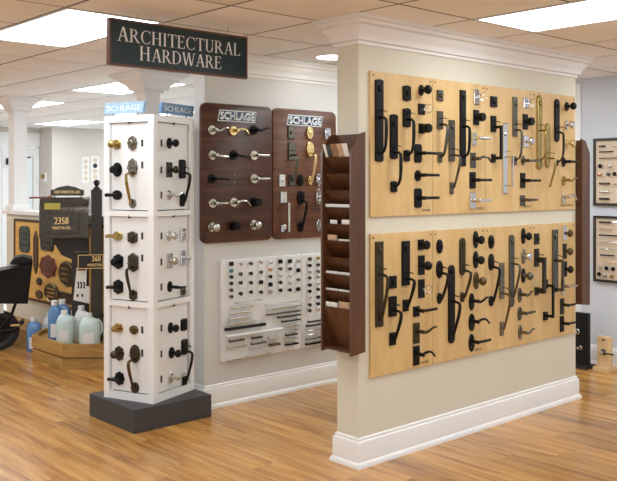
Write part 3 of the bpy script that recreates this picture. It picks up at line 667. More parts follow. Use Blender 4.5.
LF = [(6,.0,.195,.016,'paper','wide white leaflet stack, upper middle of near rack',.012),(5,-.035,.05,.020,'paper','small folded white leaflet, left, below the wide stack',.006),(5,.06,.06,.024,'paper','small folded white leaflet, right, below the wide stack',.006),
      (4,-.045,.07,.030,'paper_tan','tan-edged folded leaflet in middle pocket of near rack',.006),(4,.05,.09,.009,'paper','low white leaflet in middle pocket of near rack',.006),
      (2,-.048,.09,.012,'paper','white leaflet, left, in third pocket from rack bottom',.012),(2,.052,.09,.012,'paper','white leaflet, right, in third pocket from rack bottom',.012),
      (1,-.05,.088,.009,'paper','slim white leaflet, left, in second pocket from rack bottom',.006),(1,.05,.092,.009,'paper','slim white leaflet, right, in second pocket from rack bottom',.006),
      (0,-.05,.088,.024,'paper','cream leaflet, left, in lowest rack pocket',.008),(0,.05,.09,.034,'paper_tan','peach and white leaflet, right, in lowest rack pocket',.008)]
for k, x, w_, h_, mat, lab, d_ in LF: leaflet(x, w_, k, h_, mat, lab, d_)

# ================================================================= HANGING SIGN
FS = Frame(0, 3.918, 0)
sa, _ = FS.px(109.3, 42); sb, _ = FS.px(247, 57); sw = sb-sa; sz1 = 2.392; sh = .240
sg = tag(empty('hanging_sign', (sa, 3.93, sz1-sh)), 'dark green hanging sign with white serif lettering below the ceiling', 'sign')
G().box(0, sw, -.012, .012, 0, sh).build('panel', 'sign_green', sg)
g = G(); e = .008
g.box(-.002, sw+.002, -.0145, .0145, sh-e, sh+.002); g.box(-.002, sw+.002, -.0145, .0145, -.002, e); g.box(-.002, e, -.0145, .0145, e, sh-e); g.box(sw-e, sw+.002, -.0145, .0145, e, sh-e)
g.build('frame', 'sign_edge', sg)
for hx in (.17, sw-.13):
    hk = G(); hk.tube([(hx, 0, sh), (hx, 0, sh+.02), (hx+.004, 0, CEIL-(sz1-sh)+.004)], .0022, 6); hk.build('hook', 'nickel', sg)
class Serif:
    T, t, s = .125, .045, .036
    def __init__(s): s.q = []
    def poly(s, *p): s.q.append(list(p))
    def rect(s, x0, x1, y0, y1): s.poly((x0,y0),(x1,y0),(x1,y1),(x0,y1))
    def diag(s, xa, ya, xb, yb, w_): s.poly((xa-w_/2,ya),(xa+w_/2,ya),(xb+w_/2,yb),(xb-w_/2,yb))
    def ser(s, x0, x1, y, up): s.rect(x0, x1, *((y, y+s.s) if up else (y-s.s, y)))
    def arc(s, cx, cy, rx, ry, a0, a1, wa, wb, n=14):     # stroke thick where horizontal extent is greatest
        P = []
        for k in range(n+1):
            a = R(a0+(a1-a0)*k/n); wd_ = wb+(wa-wb)*abs(math.cos(a)); P.append(((cx+rx*math.cos(a), cy+ry*math.sin(a)), (cx+(rx-wd_)*math.cos(a), cy+(ry-wb-(wd_-wb)*.25)*math.sin(a))))
        for k in range(n): s.poly(P[k][0], P[k+1][0], P[k+1][1], P[k][1])
    def stem(s, x, w_=None, o=.055):
        w_ = w_ or s.T; s.rect(x, x+w_, 0, 1); s.ser(x-o, x+w_+o, 0, True); s.ser(x-o, x+w_+o, 1, False)
    def glyph(s, c):
        T, t = s.T, s.t
        if c == 'I': s.stem(.07); return .32
        if c == 'H': s.stem(.07); s.stem(.53); s.rect(.15, .56, .49, .49+t); return .80
        if c == 'T': s.rect(.27, .27+T, 0, 1); s.ser(.19, .27+T+.08, 0, True); s.rect(.02, .645, 1-t, 1); s.poly((.02,1),(.02,.76),(.05,.76),(.09,1)); s.poly((.645,1),(.575,1),(.615,.76),(.645,.76)); return .68
        if c == 'E': s.stem(.07); s.rect(.1, .52, 1-t, 1); s.rect(.1, .55, 0, t); s.rect(.1, .42, .5, .5+t); s.poly((.52,1),(.44,1),(.49,.8),(.52,.8)); s.poly((.47,0),(.55,0),(.585,.24),(.555,.24)); s.poly((.39,.42),(.42,.42),(.42,.63),(.39,.63)); return .62
        if c == 'L': s.stem(.07); s.rect(.1, .5, 0, t); s.poly((.44,0),(.52,0),(.56,.26),(.53,.26)); return .58
        if c == 'A': s.diag(.12, 0, .36, 1, .06); s.diag(.62, 0, .39, 1.0, .135); s.rect(.20, .55, .33, .33+t); s.ser(.0, .24, 0, True); s.ser(.48, .77, 0, True); return .76
        if c == 'R': s.stem(.07); s.arc(.24, .74, .30, .26, -90, 90, T, t); s.rect(.1, .25, 1-t, 1); s.rect(.1, .25, .48, .48+t); s.diag(.62, 0, .32, .5, .14); s.ser(.55, .76, 0, True); return .74
        if c == 'C': s.arc(.42, .5, .385, .515, 48, 312, T, t, 22); s.poly((.66,.93),(.69,.99),(.69,.70),(.665,.70)); s.poly((.62,.12),(.66,.1),(.70,.27),(.675,.27)); return .76
        if c == 'U': s.rect(.09, .09+T, .3, 1); s.ser(.02, .29, 1, False); s.rect(.57, .57+t*1.2, .3, 1); s.ser(.50, .70, 1, False); s.arc(.3575, .32, .2675, .335, 180, 360, T*.85, t*1.3, 14); return .74
        if c == 'D': s.stem(.07); s.arc(.28, .5, .42, .5, -90, 90, T, t, 18); s.rect(.1, .29, 1-t, 1); s.rect(.1, .29, 0, t); return .78
        if c == 'W': s.diag(.28, 0, .09, 1, .125); s.diag(.31, 0, .50, 1, .055); s.diag(.70, 0, .50, 1, .125); s.diag(.73, 0, .93, 1, .055); s.ser(.0, .22, 1, False); s.ser(.39, .62, 1, False); s.ser(.83, 1.04, 1, False); return 1.04
        return .3
def serif_line(body, x0, x1, zmid, h, first=1.07):
    base = []; x = 0
    for i, c in enumerate(body):
        k = first if i == 0 else 1.0; S = Serif(); adv = S.glyph(c)
        base += [[(x+px_*k, py*k) for px_, py in q_] for q_ in S.q]; x += adv*k+.015
    tot = x; sc = (x1-x0)/tot; g = G()
    for i, q_ in enumerate(base): g.add([(x0+a*sc, -.0002*(i % 3), zmid-h/2+b*h) for a, b in q_], [tuple(range(len(q_)))])
    return g
z0s = sz1-sh
la, lzA = FS.px(117, 35.5); lb, lzB = FS.px(240.5, 51); serif_line('ARCHITECTURAL', la-sa, lb-sa, .162, .070).build('lettering', 'sign_letter', sg, (0, -.0128, 0))
la, _ = FS.px(139.5, 52); lb, _ = FS.px(222, 62); serif_line('HARDWARE', la-sa, lb-sa, .073, .070).build('lettering', 'sign_letter', sg, (0, -.0128, 0))

# ================================================================= WHITE TOWER ON GREY PLINTH
PH = .147
tag(G().box(2.716, 3.296, 4.582, 5.150, .003, PH).box(2.720, 3.292, 4.586, 5.146, 0, .003).build('plinth', 'plinth_grey'), 'low dark grey square plinth under the white display tower', 'plinth')
TA = R(20); TW, TD = .440, .405; TX, TY = 2.878, 4.620; TT = 1.965
tw = tag(empty('display_tower', (TX, TY, PH), TA), 'white four-sided display tower of door hardware on a grey plinth', 'display tower')
P_ = .044; Ht = TT-PH
for cx, cy in ((0,0),(TW-P_,0),(0,TD-P_),(TW-P_,TD-P_)): G().cbox(cx, cx+P_, cy, cy+P_, 0, Ht, .002).build('corner_post', 'white_gloss', tw)
RZ = [(0, .048), (.600, .636), (1.180, 1.216), (Ht-.032, Ht)]
for z0, z1 in RZ:
    for y0 in (.002, TD-P_+.01): G().box(P_, TW-P_, y0, y0+.04, z0, z1).build('rail', 'white_gloss', tw)
    for x0 in (.002, TW-P_+.01): G().box(x0, x0+.04, P_, TD-P_, z0, z1).build('rail', 'white_gloss', tw)
G().box(.005, TW-.005, .005, TD-.005, Ht, Ht+.012).build('top_cap', 'white_gloss', tw)
G().box(P_*.5, TW-P_*.5, .06, TD-.06, .01, Ht-.01).build('core', 'dark_gap', tw)
for k in range(3):
    z0, z1 = RZ[k][1]+.006, RZ[k+1][0]-.004
    for nm, g in (('f', G().cbox(P_+.004, TW-P_-.008, .020, .050, z0, z1, .002)), ('b', G().box(P_+.004, TW-P_-.008, TD-.045, TD-.014, z0, z1)), ('l', G().box(.020, .050, P_+.006, TD-P_-.004, z0, z1)), ('r', G().box(TW-.045, TW-.014, P_+.006, TD-P_-.004, z0, z1))):
        pn = g.build('door_panel', 'door_white', tw)
        if nm == 'f': G().box(TW/2-.006, TW/2+.006, .002, .014, z1-.006, z1+.012).build('catch', 'black', pn)
        if nm == 'l': G().box(.002, .014, TD/2-.006, TD/2+.006, z1-.006, z1+.012).build('catch', 'black', pn)
def tpt(x, y): return TX+x*math.cos(TA)-y*math.sin(TA), TY+x*math.sin(TA)+y*math.cos(TA)
FTR = Frame(*tpt(0, .020), TA); FTL = Frame(*tpt(.020, TD), TA-PI/2)
TG = 'hardware on the white display tower'
for fr, xp, ys in ((FTL, 142.3, (143, 165, 236, 258, 330, 353)), (FTR, 161.3, (143, 170, 195, 236, 262, 287, 328, 354, 379))):
    for y in ys:
        lx, lz = fr.px(xp, y); w = fr.pt(lx, lz, -.002); m = Matrix.Rotation(-TA, 4, 'Z') @ (w-Vector((TX, TY, PH)))
        G().box(-.008, .008, -.004, .004, -.022, .022).build('latch_plate', 'dark_gap', tw, m, fr.a-TA)
def TL(s): return s+' on the tower\'s left face'
def TR(s): return s+' on the tower\'s right face'
def ck(x, y, w_, h_): return (x-w_/2, y-h_/2, x+w_/2, y+h_/2)
SEC = ['top', 'middle', 'bottom']
# knobs on the left face point towards the viewer's left; levers there run to the left
def tl_lever(rect, shape, mat, tipx, lab, style='bar'):
    lx, lz, W, H = rect_on(FTL, *rect); o = tag(empty('door_lever', FTL.pt(lx, lz), FTL.a), lab, 'door lever', TG); slab(shape, W, H, .010).build('rose', mat, o)
    lv = lever_geo(style, .085, .009, .010); lv.v = [(-x*.35 if False else x-.045 if y < -.045 else x, y, z) for x, y, z in lv.v]; lv.build('lever', mat, o)
def tk(fr, rect, shape, style, mat, lab, r=.026): make_knob(fr, rect, shape, style, mat, mat, lab, group=TG, r=r)
tk(FTL, ck(116.2,144.4,7.6,10), 'round','ball','aged_brass', 'brass knob, top section, tower\'s left face')
make_bolt(FTL, ck(132.2,143,8,14.5), 'ornate', 'antique', 'ornate oval deadbolt, top section, tower\'s left face', TG)
tk(FTL, ck(117,169.7,8,14.5), 'round','flat','black', 'black round knob, top section, tower\'s left face')
make_set(FTL, ck(132.4,167.5,8.6,18.5), 'ornate', 'antique', 173, 204, 'curve', 'ornate handle set with golden grip, top section, tower\'s left face', pad=ck(133.4,203.4,5.4,10), gmat='aged_brass', group=TG, padshape='oval')
tl_lever(ck(116.8,195,8,10), 'round', 'black', 0, 'black lever, top section, tower\'s left face')
tl_lever(ck(117.4,236,8,9), 'round', 'aged_brass', 0, 'brass lever, middle section, tower\'s left face')
make_bolt(FTL, ck(132.4,237.5,8,12.5), 'hex', 'old_bronze', 'dark bronze deadbolt, middle section, tower\'s left face', TG)
tk(FTL, ck(118,261.7,8,15.5), 'hex','flat','black', 'black knob on pointed rose, middle section, tower\'s left face')
make_set(FTL, ck(133,262.5,8.6,19.5), 'hex', 'old_bronze', 268, 296, 'curve', 'dark bronze handle set, middle section, tower\'s left face', pad=ck(133.4,295.2,6,11), group=TG)
tl_lever(ck(118,287,8,15), 'hex', 'black', 0, 'black lever on pointed rose, middle section, tower\'s left face')
tk(FTL, ck(118.2,328,8,10), 'ornate','flat','aged_brass', 'small ornate brass knob, bottom section, tower\'s left face', r=.022)
make_bolt(FTL, ck(133.7,330,7,9), 'round', 'bronze', 'round bronze deadbolt, bottom section, tower\'s left face', TG)
tk(FTL, ck(118.8,353.6,8.4,15), 'ornate','ball','old_bronze', 'dark bronze knob, bottom section, tower\'s left face')
make_set(FTL, ck(134.8,354,8.6,18.5), 'oval', 'old_bronze', 360, 389, 'curve', 'oval bronze handle set, bottom section, tower\'s left face', pad=ck(135.4,388,6.4,11), gmat='bronze', group=TG)
tl_lever(ck(119.2,378.7,8.4,14), 'ornate', 'black', 0, 'black lever on ornate rose, bottom section, tower\'s left face')
tk(FTR, ck(169.8,143.2,6.6,11), 'round','ball','black', 'black ball knob, top section, tower\'s right face')
tk(FTR, ck(169.8,169.7,7,15), 'rect','ball','dark_pewter', 'dark pewter knob on square rose, top section, tower\'s right face')
make_set(FTR, ck(182.4,169,7.6,19), 'soft', 'black', 173, 203, 'curve', 'black handle set, top section, tower\'s right face', pad=ck(183,200,5.8,13), group=TG)
make_lever(FTR, ck(169.6,195,6,10), 'round', 'wave', 'nickel', 184, 'satin nickel lever, top section, tower\'s right face', TG)
tk(FTR, ck(169.6,236,6.4,10), 'round','flat','chrome', 'chrome knob, middle section, tower\'s right face')
make_bolt(FTR, ck(182.8,234.8,6.4,13.5), 'rect', 'chrome', 'chrome square deadbolt, middle section, tower\'s right face', TG)
tk(FTR, ck(170.2,261,7,15), 'rect','flat','nickel', 'nickel knob on square rose, middle section, tower\'s right face')
tk(FTR, ck(183.4,258,6.6,15.5), 'rect','flat','chrome', 'chrome square keyed plate, middle section, tower\'s right face', r=.016)
make_lever(FTR, ck(170.3,286.8,6.4,11), 'round', 'drop', 'black', 186, 'black lever, middle section, tower\'s right face', TG)
make_bolt(FTR, ck(183.2,291.8,6,7), 'soft', 'pewter', 'small pewter plate, middle section, tower\'s right face', TG)
tk(FTR, ck(171,328,6.4,11), 'round','flat','black', 'black knob, upper left in bottom section, tower\'s right face')
make_bolt(FTR, ck(184,324.8,7,12.5), 'bow', 'black', 'black deadbolt, bottom section, tower\'s right face', TG)
tk(FTR, ck(172,353,7,11.5), 'round','ball','black', 'black knob, mid-height in bottom section, tower\'s right face')
make_set(FTR, ck(184.6,347,7.2,16), 'bow', 'black', 352, 382, 'curve', 'black handle set, bottom section, tower\'s right face', pad=ck(184.6,381,5.6,10), group=TG)
make_lever(FTR, ck(171.2,378,6.4,11), 'round', 'wave', 'nickel', 186, 'satin nickel lever, bottom section, tower\'s right face', TG)
# header signs standing on the tower
for fr, xa, xb, ya, yb, mat, lab in ((FTL, 105.5, 144.5, 100.5, 112, 'blue_pale', 'pale blue'), (FTR, 160.5, 192.5, 101.5, 113.5, 'blue_mid', 'mid blue')):
    off = -.01; a, za = fr.px(xa, (ya+yb)/2, off); b, zb = fr.px(xb, (ya+yb)/2, off); W = b-a; z = TT+.062
    wpt = fr.pt((a+b)/2, z, off); m = Matrix.Rotation(-TA, 4, 'Z') @ (wpt-Vector((TX, TY, PH)))
    hs = G().prism([(-W/2-.006,-.036),(W/2-.006,-.036),(W/2+.006,.036),(-W/2+.006,.036)], .012, -.010, .002).build('header_sign', mat, tw, m, fr.a-TA); hs['label'] = lab+' header sign with white logo lettering'
    g = text_geo('SCHLAGE', W*.86, .036); g2 = G()
    for dx in (-.001, .001): g2.add([(x+dx, 0, zz) for x, yy, zz in g.v], g.f)
    g2.build('lettering', 'logo_silver', hs, (0, -.0108, 0))
    for s_ in (-1, 1): G().box(s_*W*.3-.004, s_*W*.3+.004, -.002, .006, -.052, -.034).build('standoff', 'nickel', hs)

# ================================================================= RIGHT WALL: FRAMED SAMPLE BOARDS, DOOR SAMPLES
#FRW = Frame(RWX-.028, 0, -PI/2)        # local x = -y
for z0, z1, lab, nm in ((1.350, 1.920, 'upper dark-framed linen board of pulls on the grey-blue wall', 'upper framed board'), (.704, 1.264, 'lower dark-framed linen board of pulls on the grey-blue wall', 'lower framed board')):
    y1 = 3.735; Wf = .80; b = tag(empty('framed_board', (RWX, y1, z0), -PI/2), lab, 'display board', 'framed sample boards'); Hf = z1-z0; e = .022
    G().box(e, Wf-e, -.018, 0, e, Hf-e).build('linen_panel', 'linen', b)
    for g in (G().box(0, Wf, -.028, 0, 0, e), G().box(0, Wf, -.028, 0, Hf-e, Hf), G().box(0, e, -.028, 0, e, Hf-e), G().box(Wf-e, Wf, -.028, 0, e, Hf-e)): g.build('frame_rail', 'frame_dark', b)
FRB = Frame(RWX-.018, 0, -PI/2)
def wall_pull(x0, x1, y, mat, lab, th=.006): cab_pull(FRB, x0, y, x1, y, mat, lab, th, .022, 'samples on the framed boards')
def wall_knob(x, y, mat, lab, sq=False): cab_knob(FRB, x, y, mat, lab, sq, 1.3, 'samples on the framed boards')
A_ = 'on the upper framed board'
wall_pull(599,604.5,146.3,'black','short black pull, top left '+A_); wall_pull(613,624,146.5,'chrome','chrome pull, top right '+A_,.004); wall_pull(599,613.5,151.8,'black','medium black pull, second row '+A_,.005); wall_pull(599,625,158,'black','long dark pull, third row '+A_,.004)
wall_knob(600.5,166,'black','black knob, first of knob row '+A_); wall_knob(610,166,'nickel','nickel knob, second of knob row '+A_); wall_knob(615,174,'black','black knob, right of second knob row '+A_); wall_knob(600,174.5,'copper','copper knob, left of second knob row '+A_); wall_knob(608.5,174,'pewter','pewter knob, middle of second knob row '+A_)
wall_pull(599,609.5,183.5,'old_bronze','two-tone bronze pull, fifth row '+A_,.008); wall_pull(599,609,191.5,'nickel','nickel pull, sixth row '+A_,.007); wall_pull(599,609,198.8,'black','thick black pull, bottom row '+A_,.009); wall_pull(613.5,622,184,'aged_brass','brass pull, right of fifth row '+A_)
B_ = 'on the lower framed board'
wall_pull(599,611,222.3,'black','thick black pull, top row '+B_,.007); wall_pull(613.5,622,222.5,'chrome','chrome pull, right of top row '+B_); wall_pull(599,612,229,'copper','copper pull, second row '+B_,.005); wall_pull(599,622,235.5,'black','long black pull, third row '+B_,.006); wall_pull(599,622,242.5,'chrome','long chrome pull, fourth row '+B_,.005)
wall_pull(600,608,249,'nickel','short nickel pull, fifth row '+B_,.004); wall_pull(610,620,249.5,'chrome','short chrome pull, fifth row '+B_,.004); wall_pull(600,614.5,255.3,'black','medium black pull, sixth row '+B_,.006); wall_pull(600,622,261.5,'brass','slim brass pull, seventh row '+B_,.004)
wall_knob(600.5,267.5,'nickel','nickel knob, first in upper knob row '+B_); wall_knob(606.8,268.2,'black','black knob, second in upper knob row '+B_); wall_knob(613.5,269,'black','black knob, third in upper knob row '+B_)
wall_knob(599.5,274,'black','black knob, first in bottom knob row '+B_); wall_knob(605,275.4,'nickel','nickel knob, second in bottom knob row '+B_); wall_knob(612,276,'aged_brass','brass knob, third in bottom knob row '+B_)
def door_sample(name, yc, w_, h_, mat, lab, x):
    o = tag(empty(name, (x, yc, 0), -PI/2), lab, 'door sample')
    G().cbox(-w_/2, w_/2, -.022, .022, .03, h_, .003).build('door_block', mat, o)
    ft = G(); ft.box(-w_/2-.012, w_/2+.012, -.07, .07, 0, .03); ft.build('foot', 'rubber' if mat == 'cart_black' else mat, o)
    return o
ds = door_sample('door_sample', 3.72, .125, .458, 'cart_black', 'black door sample block with chrome locks standing on the floor', 6.47)
for z, r in ((.30, .024), (.17, .017)): G().lathe([(r, -.022), (r, -.030), (r*.7, -.033), (r*.5, -.06), (r*.75, -.065), (r*.6, -.075), (.001, -.076)], cx=-.03 if r > .02 else 0.0, cz=z, n=14).build('lock', 'chrome', ds)
ds = door_sample('door_sample', 3.545, .115, .275, 'pine_block', 'pale wooden door sample block with a metal knob on the floor', 6.52)
slab('rect', .04, .05, .006, 0, .15, -.022).build('rose', 'pewter', ds); g = knob_geo('flat', .028, .02); g.v = [(x, y, z+.15) for x, y, z in g.v]; g.build('knob', 'nickel', ds)
G().tube([(.02, -.06, .15), (.11, -.06, .15)], .006).build('lever', 'black', ds); slab('rect', .035, .012, .001, 0, .25, -.0222, .0002).build('sticker', 'plaque_red', ds)

# ================================================================= LEFT: PLAQUES, MAILBOX, JUGS, CART
FK = Frame(KX0, 0, -PI/2)               # knee wall face, local x = -y
lx0 = FK.px(17, 240)[0]; lx1 = lx0+2.3; kz0, kz1 = .395, 1.150
pb = tag(empty('plaque_board', FK.pt(lx0, kz0), -PI/2), 'yellow plywood board of house plaques on the knee wall', 'display board')
G().box(0, lx1-lx0, -.018, 0, 0, kz1-kz0).build('panel', 'plaque_ply', pb)
g = G(); e = .025; W = lx1-lx0; H = kz1-kz0
g.box(-e, 0, -.026, 0, -e, H+e); g.box(W, W+e, -.026, 0, -e, H+e); g.box(0, W, -.026, 0, H, H+e); g.box(0, W, -.026, 0, -e, 0); g.build('frame', 'plaque_brown', pb)
FKP = Frame(KX0-.018, 0, -PI/2)
def plaque(rect, shape, mat, lab, line=True, rim='aged_brass', txt=None):
    lx, lz, W, H = rect_on(FKP, *rect, .005); o = tag(empty('house_plaque', FKP.pt(lx, lz), -PI/2), lab, 'plaque', 'house plaques on the yellow board')
    slab(shape, W, H, .012, c=.004).build('plate', mat, o)
    if line:
        out = outline(shape, W*.86, H*.9); g = G()
        for i in range(len(out)):
            a, b = out[i], out[(i+1) % len(out)]; g.tube([(a[0], -.0125, a[1]), (b[0], -.0125, b[1])], .0035, 4)
        g.build('raised_rim', rim, o)
        g = G()
        for k in range(3): zz = (k-1)*H*.2; g.box(-W*.27, W*.27, -.0145, -.011, zz-H*.04, zz+H*.04)
        g.build('raised_emblem', rim, o)
plaque((20,226,29.5,252.5), 'soft', 'plaque_green', 'green upright plaque at left end of the yellow board', rim='plaque_black')
plaque((34,230.5,37.8,274), 'hex', 'plaque_brown', 'narrow brown upright plaque beside the green one', False)
plaque((41,230,53.5,251), 'soft', 'plaque_black', 'black plaque with raised figures under the mailbox corner', rim='pewter')
plaque((40,255,56.5,278), 'ornate', 'plaque_red', 'dark red shield-shaped plaque on the yellow board', rim='plaque_brown')
plaque((59,261,75,287.5), 'oval', 'plaque_black', 'large black oval plaque with gold rim on yellow board')
plaque((37,277.5,41.5,285.5), 'oval', 'plaque_black', 'smallest black oval plaque below the narrow one', False)
plaque((45,283,58.5,302.5), 'oval', 'plaque_black', 'round black plaque below the red shield')
plaque((36,290,42.5,299), 'ornate', 'plaque_brown', 'small brown shield plaque near the board\'s lower edge', False)
plaque((60,292.5,73,304), 'rect', 'plaque_black', 'black rectangular plaque behind the blue jugs', rim='plaque_brown')
# ledge and octagonal tray
tag(G().box(3.40, KX0-.002, 7.64, 8.75, 0, .13).box(3.38, KX0-.002, 7.62, 8.77, .13, .165).build('ledge', 'oak'), 'low oak ledge along the foot of the knee wall', 'ledge')
tray = tag(empty('jug_tray', (0, 0, 0)), 'low octagonal oak tray holding jugs beside the tower', 'tray')
poly = [(3.22, 7.16), (3.22, 6.57), (3.47, 6.33), (3.665, 6.33), (3.665, 7.40), (3.42, 7.40)]
cxp = sum(p[0] for p in poly)/6; cyp = sum(p[1] for p in poly)/6
def inset(d):
    out = []
    n_ = len(poly)
    for i in range(n_):
        p, c, q_ = Vector(poly[i-1]), Vector(poly[i]), Vector(poly[(i+1) % n_]); a = (c-p).normalized(); b = (q_-c).normalized()
        na, nb = Vector((-a.y, a.x)), Vector((-b.y, b.x)); m = (na+nb).normalized(); out.append(c+m*(d/max(m.dot(na), .2)))
    return out
sgn = 1 if sum(poly[i][0]*poly[(i+1) % 6][1]-poly[(i+1) % 6][0]*poly[i][1] for i in range(6)) > 0 else -1
o0, o1, o2 = inset(0), inset(sgn*.024), inset(sgn*.038)
for i in range(6):
    j = (i+1) % 6
    for z0, z1, out_ in ((0, .086, o0), (.086, .104, o1), (.104, .207, o0)):
        G().loft([[(*out_[i], z0), (*out_[j], z0), (*o2[j], z0), (*o2[i], z0)], [(*out_[i], z1), (*out_[j], z1), (*o2[j], z1), (*o2[i], z1)]]).build('side_board', 'oak', tray)
G().add([(*p, .175) for p in o2], [tuple(range(6))]).build('tray_floor', 'oak', tray)
def jug(x, y, z, mat, lab, h=.29, w_=.145, rz=0, handle=True):
    o = tag(empty('jug', (x, y, z), rz), lab, 'jug', 'jugs by the tray'); a, b = w_/2, w_*.36; rings = []
    for s_, zz in ((.86, 0), (1, .015), (1, h*.58), (.98, h*.68), (.84, h*.79), (.52, h*.87), (.36, h*.90)):
        ring = []
        for k in range(20):
            t = 2*PI*k/20; c, s2 = math.cos(t), math.sin(t); p_ = 3.2 if s_ > .7 else 2.2; rr = (abs(c)**p_+abs(s2)**p_)**(-1/p_)
            ring.append((a*s_*rr*c - (.0 if s_ > .8 else a*.12), b*max(s_, .34)*rr*s2, zz))
        rings.append(ring)
    G().loft(rings).build('body', mat, o)
    G().lathe([(.028, h*.89), (.028, h), (.025, h+.003), (.001, h+.003)], cx=-a*.12, axis='z', n=14).build('cap', 'jug_white', o)
    if handle: G().tube([(a*.35, 0, h*.80), (a*.85, 0, h*.80), (a*1.13, 0, h*.68), (a*1.15, 0, h*.48), (a*1.0, 0, h*.36), (a*.9, 0, h*.33)], [(.012, .010)]*6, 8, ref=(0, 1, 0)).build('handle', mat, o)
    G().box(-a*.62, a*.40, -b-.0015, -b+.004, h*.10, h*.44).build('label', 'jug_label', o)
JR = R(-30)
jug(3.320, 6.72, .176, 'jug_aqua', 'pale aqua jug, left of the two in front of tray', rz=JR, h=.285, w_=.150)
jug(3.430, 6.50, .176, 'jug_aqua', 'pale aqua jug with big handle nearest the tower', rz=JR, h=.275, w_=.17)
jug(3.330, 6.93, .176, 'jug_blue', 'tall blue jug at the left end of tray', rz=JR, h=.345, w_=.12, handle=False)
jug(3.430, 6.98, .176, 'jug_blue', 'blue jug behind the left aqua jug', rz=JR, h=.34, w_=.13, handle=False)
jug(3.490, 6.75, .176, 'jug_white', 'white-capped jug behind the two aqua jugs', rz=JR, h=.305, w_=.13, handle=False)
jug(3.380, 7.46, .0, 'jug_blue', 'blue jug standing on the floor left of the tray', rz=JR, h=.31, w_=.135, handle=False)
jug(3.560, 7.51, .0, 'jug_white', 'white jug on the floor behind the blue floor jug', rz=JR, h=.33, w_=.15, handle=False)
# mailbox
ma = R(-32); mb = tag(empty('mailbox', (3.40, 6.88, 1.075), ma), 'large dark bronze mailbox numbered 2358 with a yellow flag', 'mailbox')
ML, MD, MH = .43, .24, .345
prof = [(-MD/2, 0), (-MD/2, MH*.62)] + [(-MD/2*math.cos(PI*k/10), MH*.62+MH*.38*math.sin(PI*k/10)) for k in range(1, 10)] + [(MD/2, MH*.62), (MD/2, 0)]
G().loft([[(-ML/2+.012, y, z) for y, z in prof], [(ML/2-.012, y, z) for y, z in prof]]).build('body', 'mailbox_bronze', mb)
for s_ in (-1, 1):
    pr2 = [(y*1.07, z*1.03-.006) for y, z in prof]; G().loft([[(s_*(ML/2-.022)+d, y, z) for y, z in pr2] for d in (-.011, .011)]).build('end_rim', 'mailbox_bronze', mb)
G().cbox(-.155, .125, -MD/2-.012, -MD/2+.002, .035, MH*.62, .005).build('number_plate', 'mailbox_bronze', mb)
lettering('2358', .115, .060, 'gold', mb, (-.02, -MD/2-.0128, .145), 'house_number'); lettering('WINSTON AVE.', .155, .026, 'gold', mb, (-.02, -MD/2-.0128, .085), 'street_name')
G().box(-.16, -.03, -MD/2-.02, -MD/2-.008, MH*.70, MH*.86).build('flag', 'flag_yellow', mb)
tp = G().prism([(-.125, 0), (.155, 0), (.155, .05), (.13, .055), (.085, .075), (.015, .088), (-.055, .075), (-.10, .055), (-.125, .05)], .008, -.006, .002).build('name_topper', 'mailbox_bronze', mb, (0, 0, MH+.012)); tp['label'] = 'arched name topper with gold lettering'
lettering('2358 WINSTON AVE.', .22, .026, 'gold', tp, (.015, -.0066, .032))
for x in (-.09, .13): G().lathe([(.005, 0), (.005, .03)], cx=x, axis='z', n=8).build('topper_post', 'mailbox_bronze', mb, (0, 0, MH-.016))
G().tube([(-.30, -.02, MH-.005), (-.10, -.02, MH-.001)], .008).lathe([(.013, -.01), (.013, .01)], axis='x', cx=-.13, oy=-.02, cz=MH).build('rod', 'rod_red', mb)
st = tag(empty('mailbox_stand', (3.47, 6.895, .176), ma), 'dark brown wooden stand supporting the mailbox', 'stand')
G().box(.0, .14, -.05, .05, 0, .83).build('pedestal', 'stand_brown', st); G().box(-.15, .14, -.06, .06, .83, .885).build('bracket', 'stand_brown', st); G().prism([(-.09, .74), (.0, .70), (.0, .83), (-.14, .83)], .03, -.03).build('brace', 'stand_brown', st)
G().box(.02, .24, -.075, -.05, .76, .772).build('metal_arm', 'pewter', st)
po = tag(empty('mailbox_post', (3.58, 6.66, .176), ma), 'tall dark brown post with finial between mailbox and tower', 'post')
G().box(-.045, .045, -.04, .04, 0, 1.31).build('shaft', 'stand_brown', po); G().lathe([(.03, 1.31), (.03, 1.325), (.014, 1.335), (.026, 1.36), (.028, 1.375), (.016, 1.392), (.001, 1.396)], axis='z', n=14).build('finial', 'plaque_black', po)
FM = Frame(3.47+.05*math.sin(ma), 6.895-.05*math.cos(ma), ma)
FQ = Frame(3.58+.04*math.sin(ma), 6.66-.04*math.cos(ma), ma); lx, lz, W, H = rect_on(FQ, 78, 254.5, 103.5, 268.5, 0)
ap = tag(empty('address_plaque', FQ.pt(lx, lz, .012), ma), 'black rectangular address plaque with gold 360 on the stand', 'plaque')
G().cbox(-W/2, W/2, 0, .011, -H/2, H/2, .003).build('plate', 'plaque_black', ap)
g = G(); e = .006; g.box(-W/2, W/2, -.003, .004, H/2-e, H/2); g.box(-W/2, W/2, -.003, .004, -H/2, -H/2+e); g.box(-W/2, -W/2+e, -.003, .004, -H/2, H/2); g.box(W/2-e, W/2, -.003, .004, -H/2, H/2); g.build('gold_rim', 'gold', ap)
lettering('360', W*.34, H*.38, 'gold', ap, (W*.22, -.001, H*.2), 'house_number'); lettering('WINSTON', W*.55, H*.2, 'gold', ap, (W*.14, -.001, -H*.24), 'street_name')
lx, lz, W, H = rect_on(FM, 75, 267.5, 90, 303, .03)
wc = tag(empty('sample_card', FM.pt(lx, lz, .045), ma), 'white card with small hardware pictures leaning on the stand', 'card')
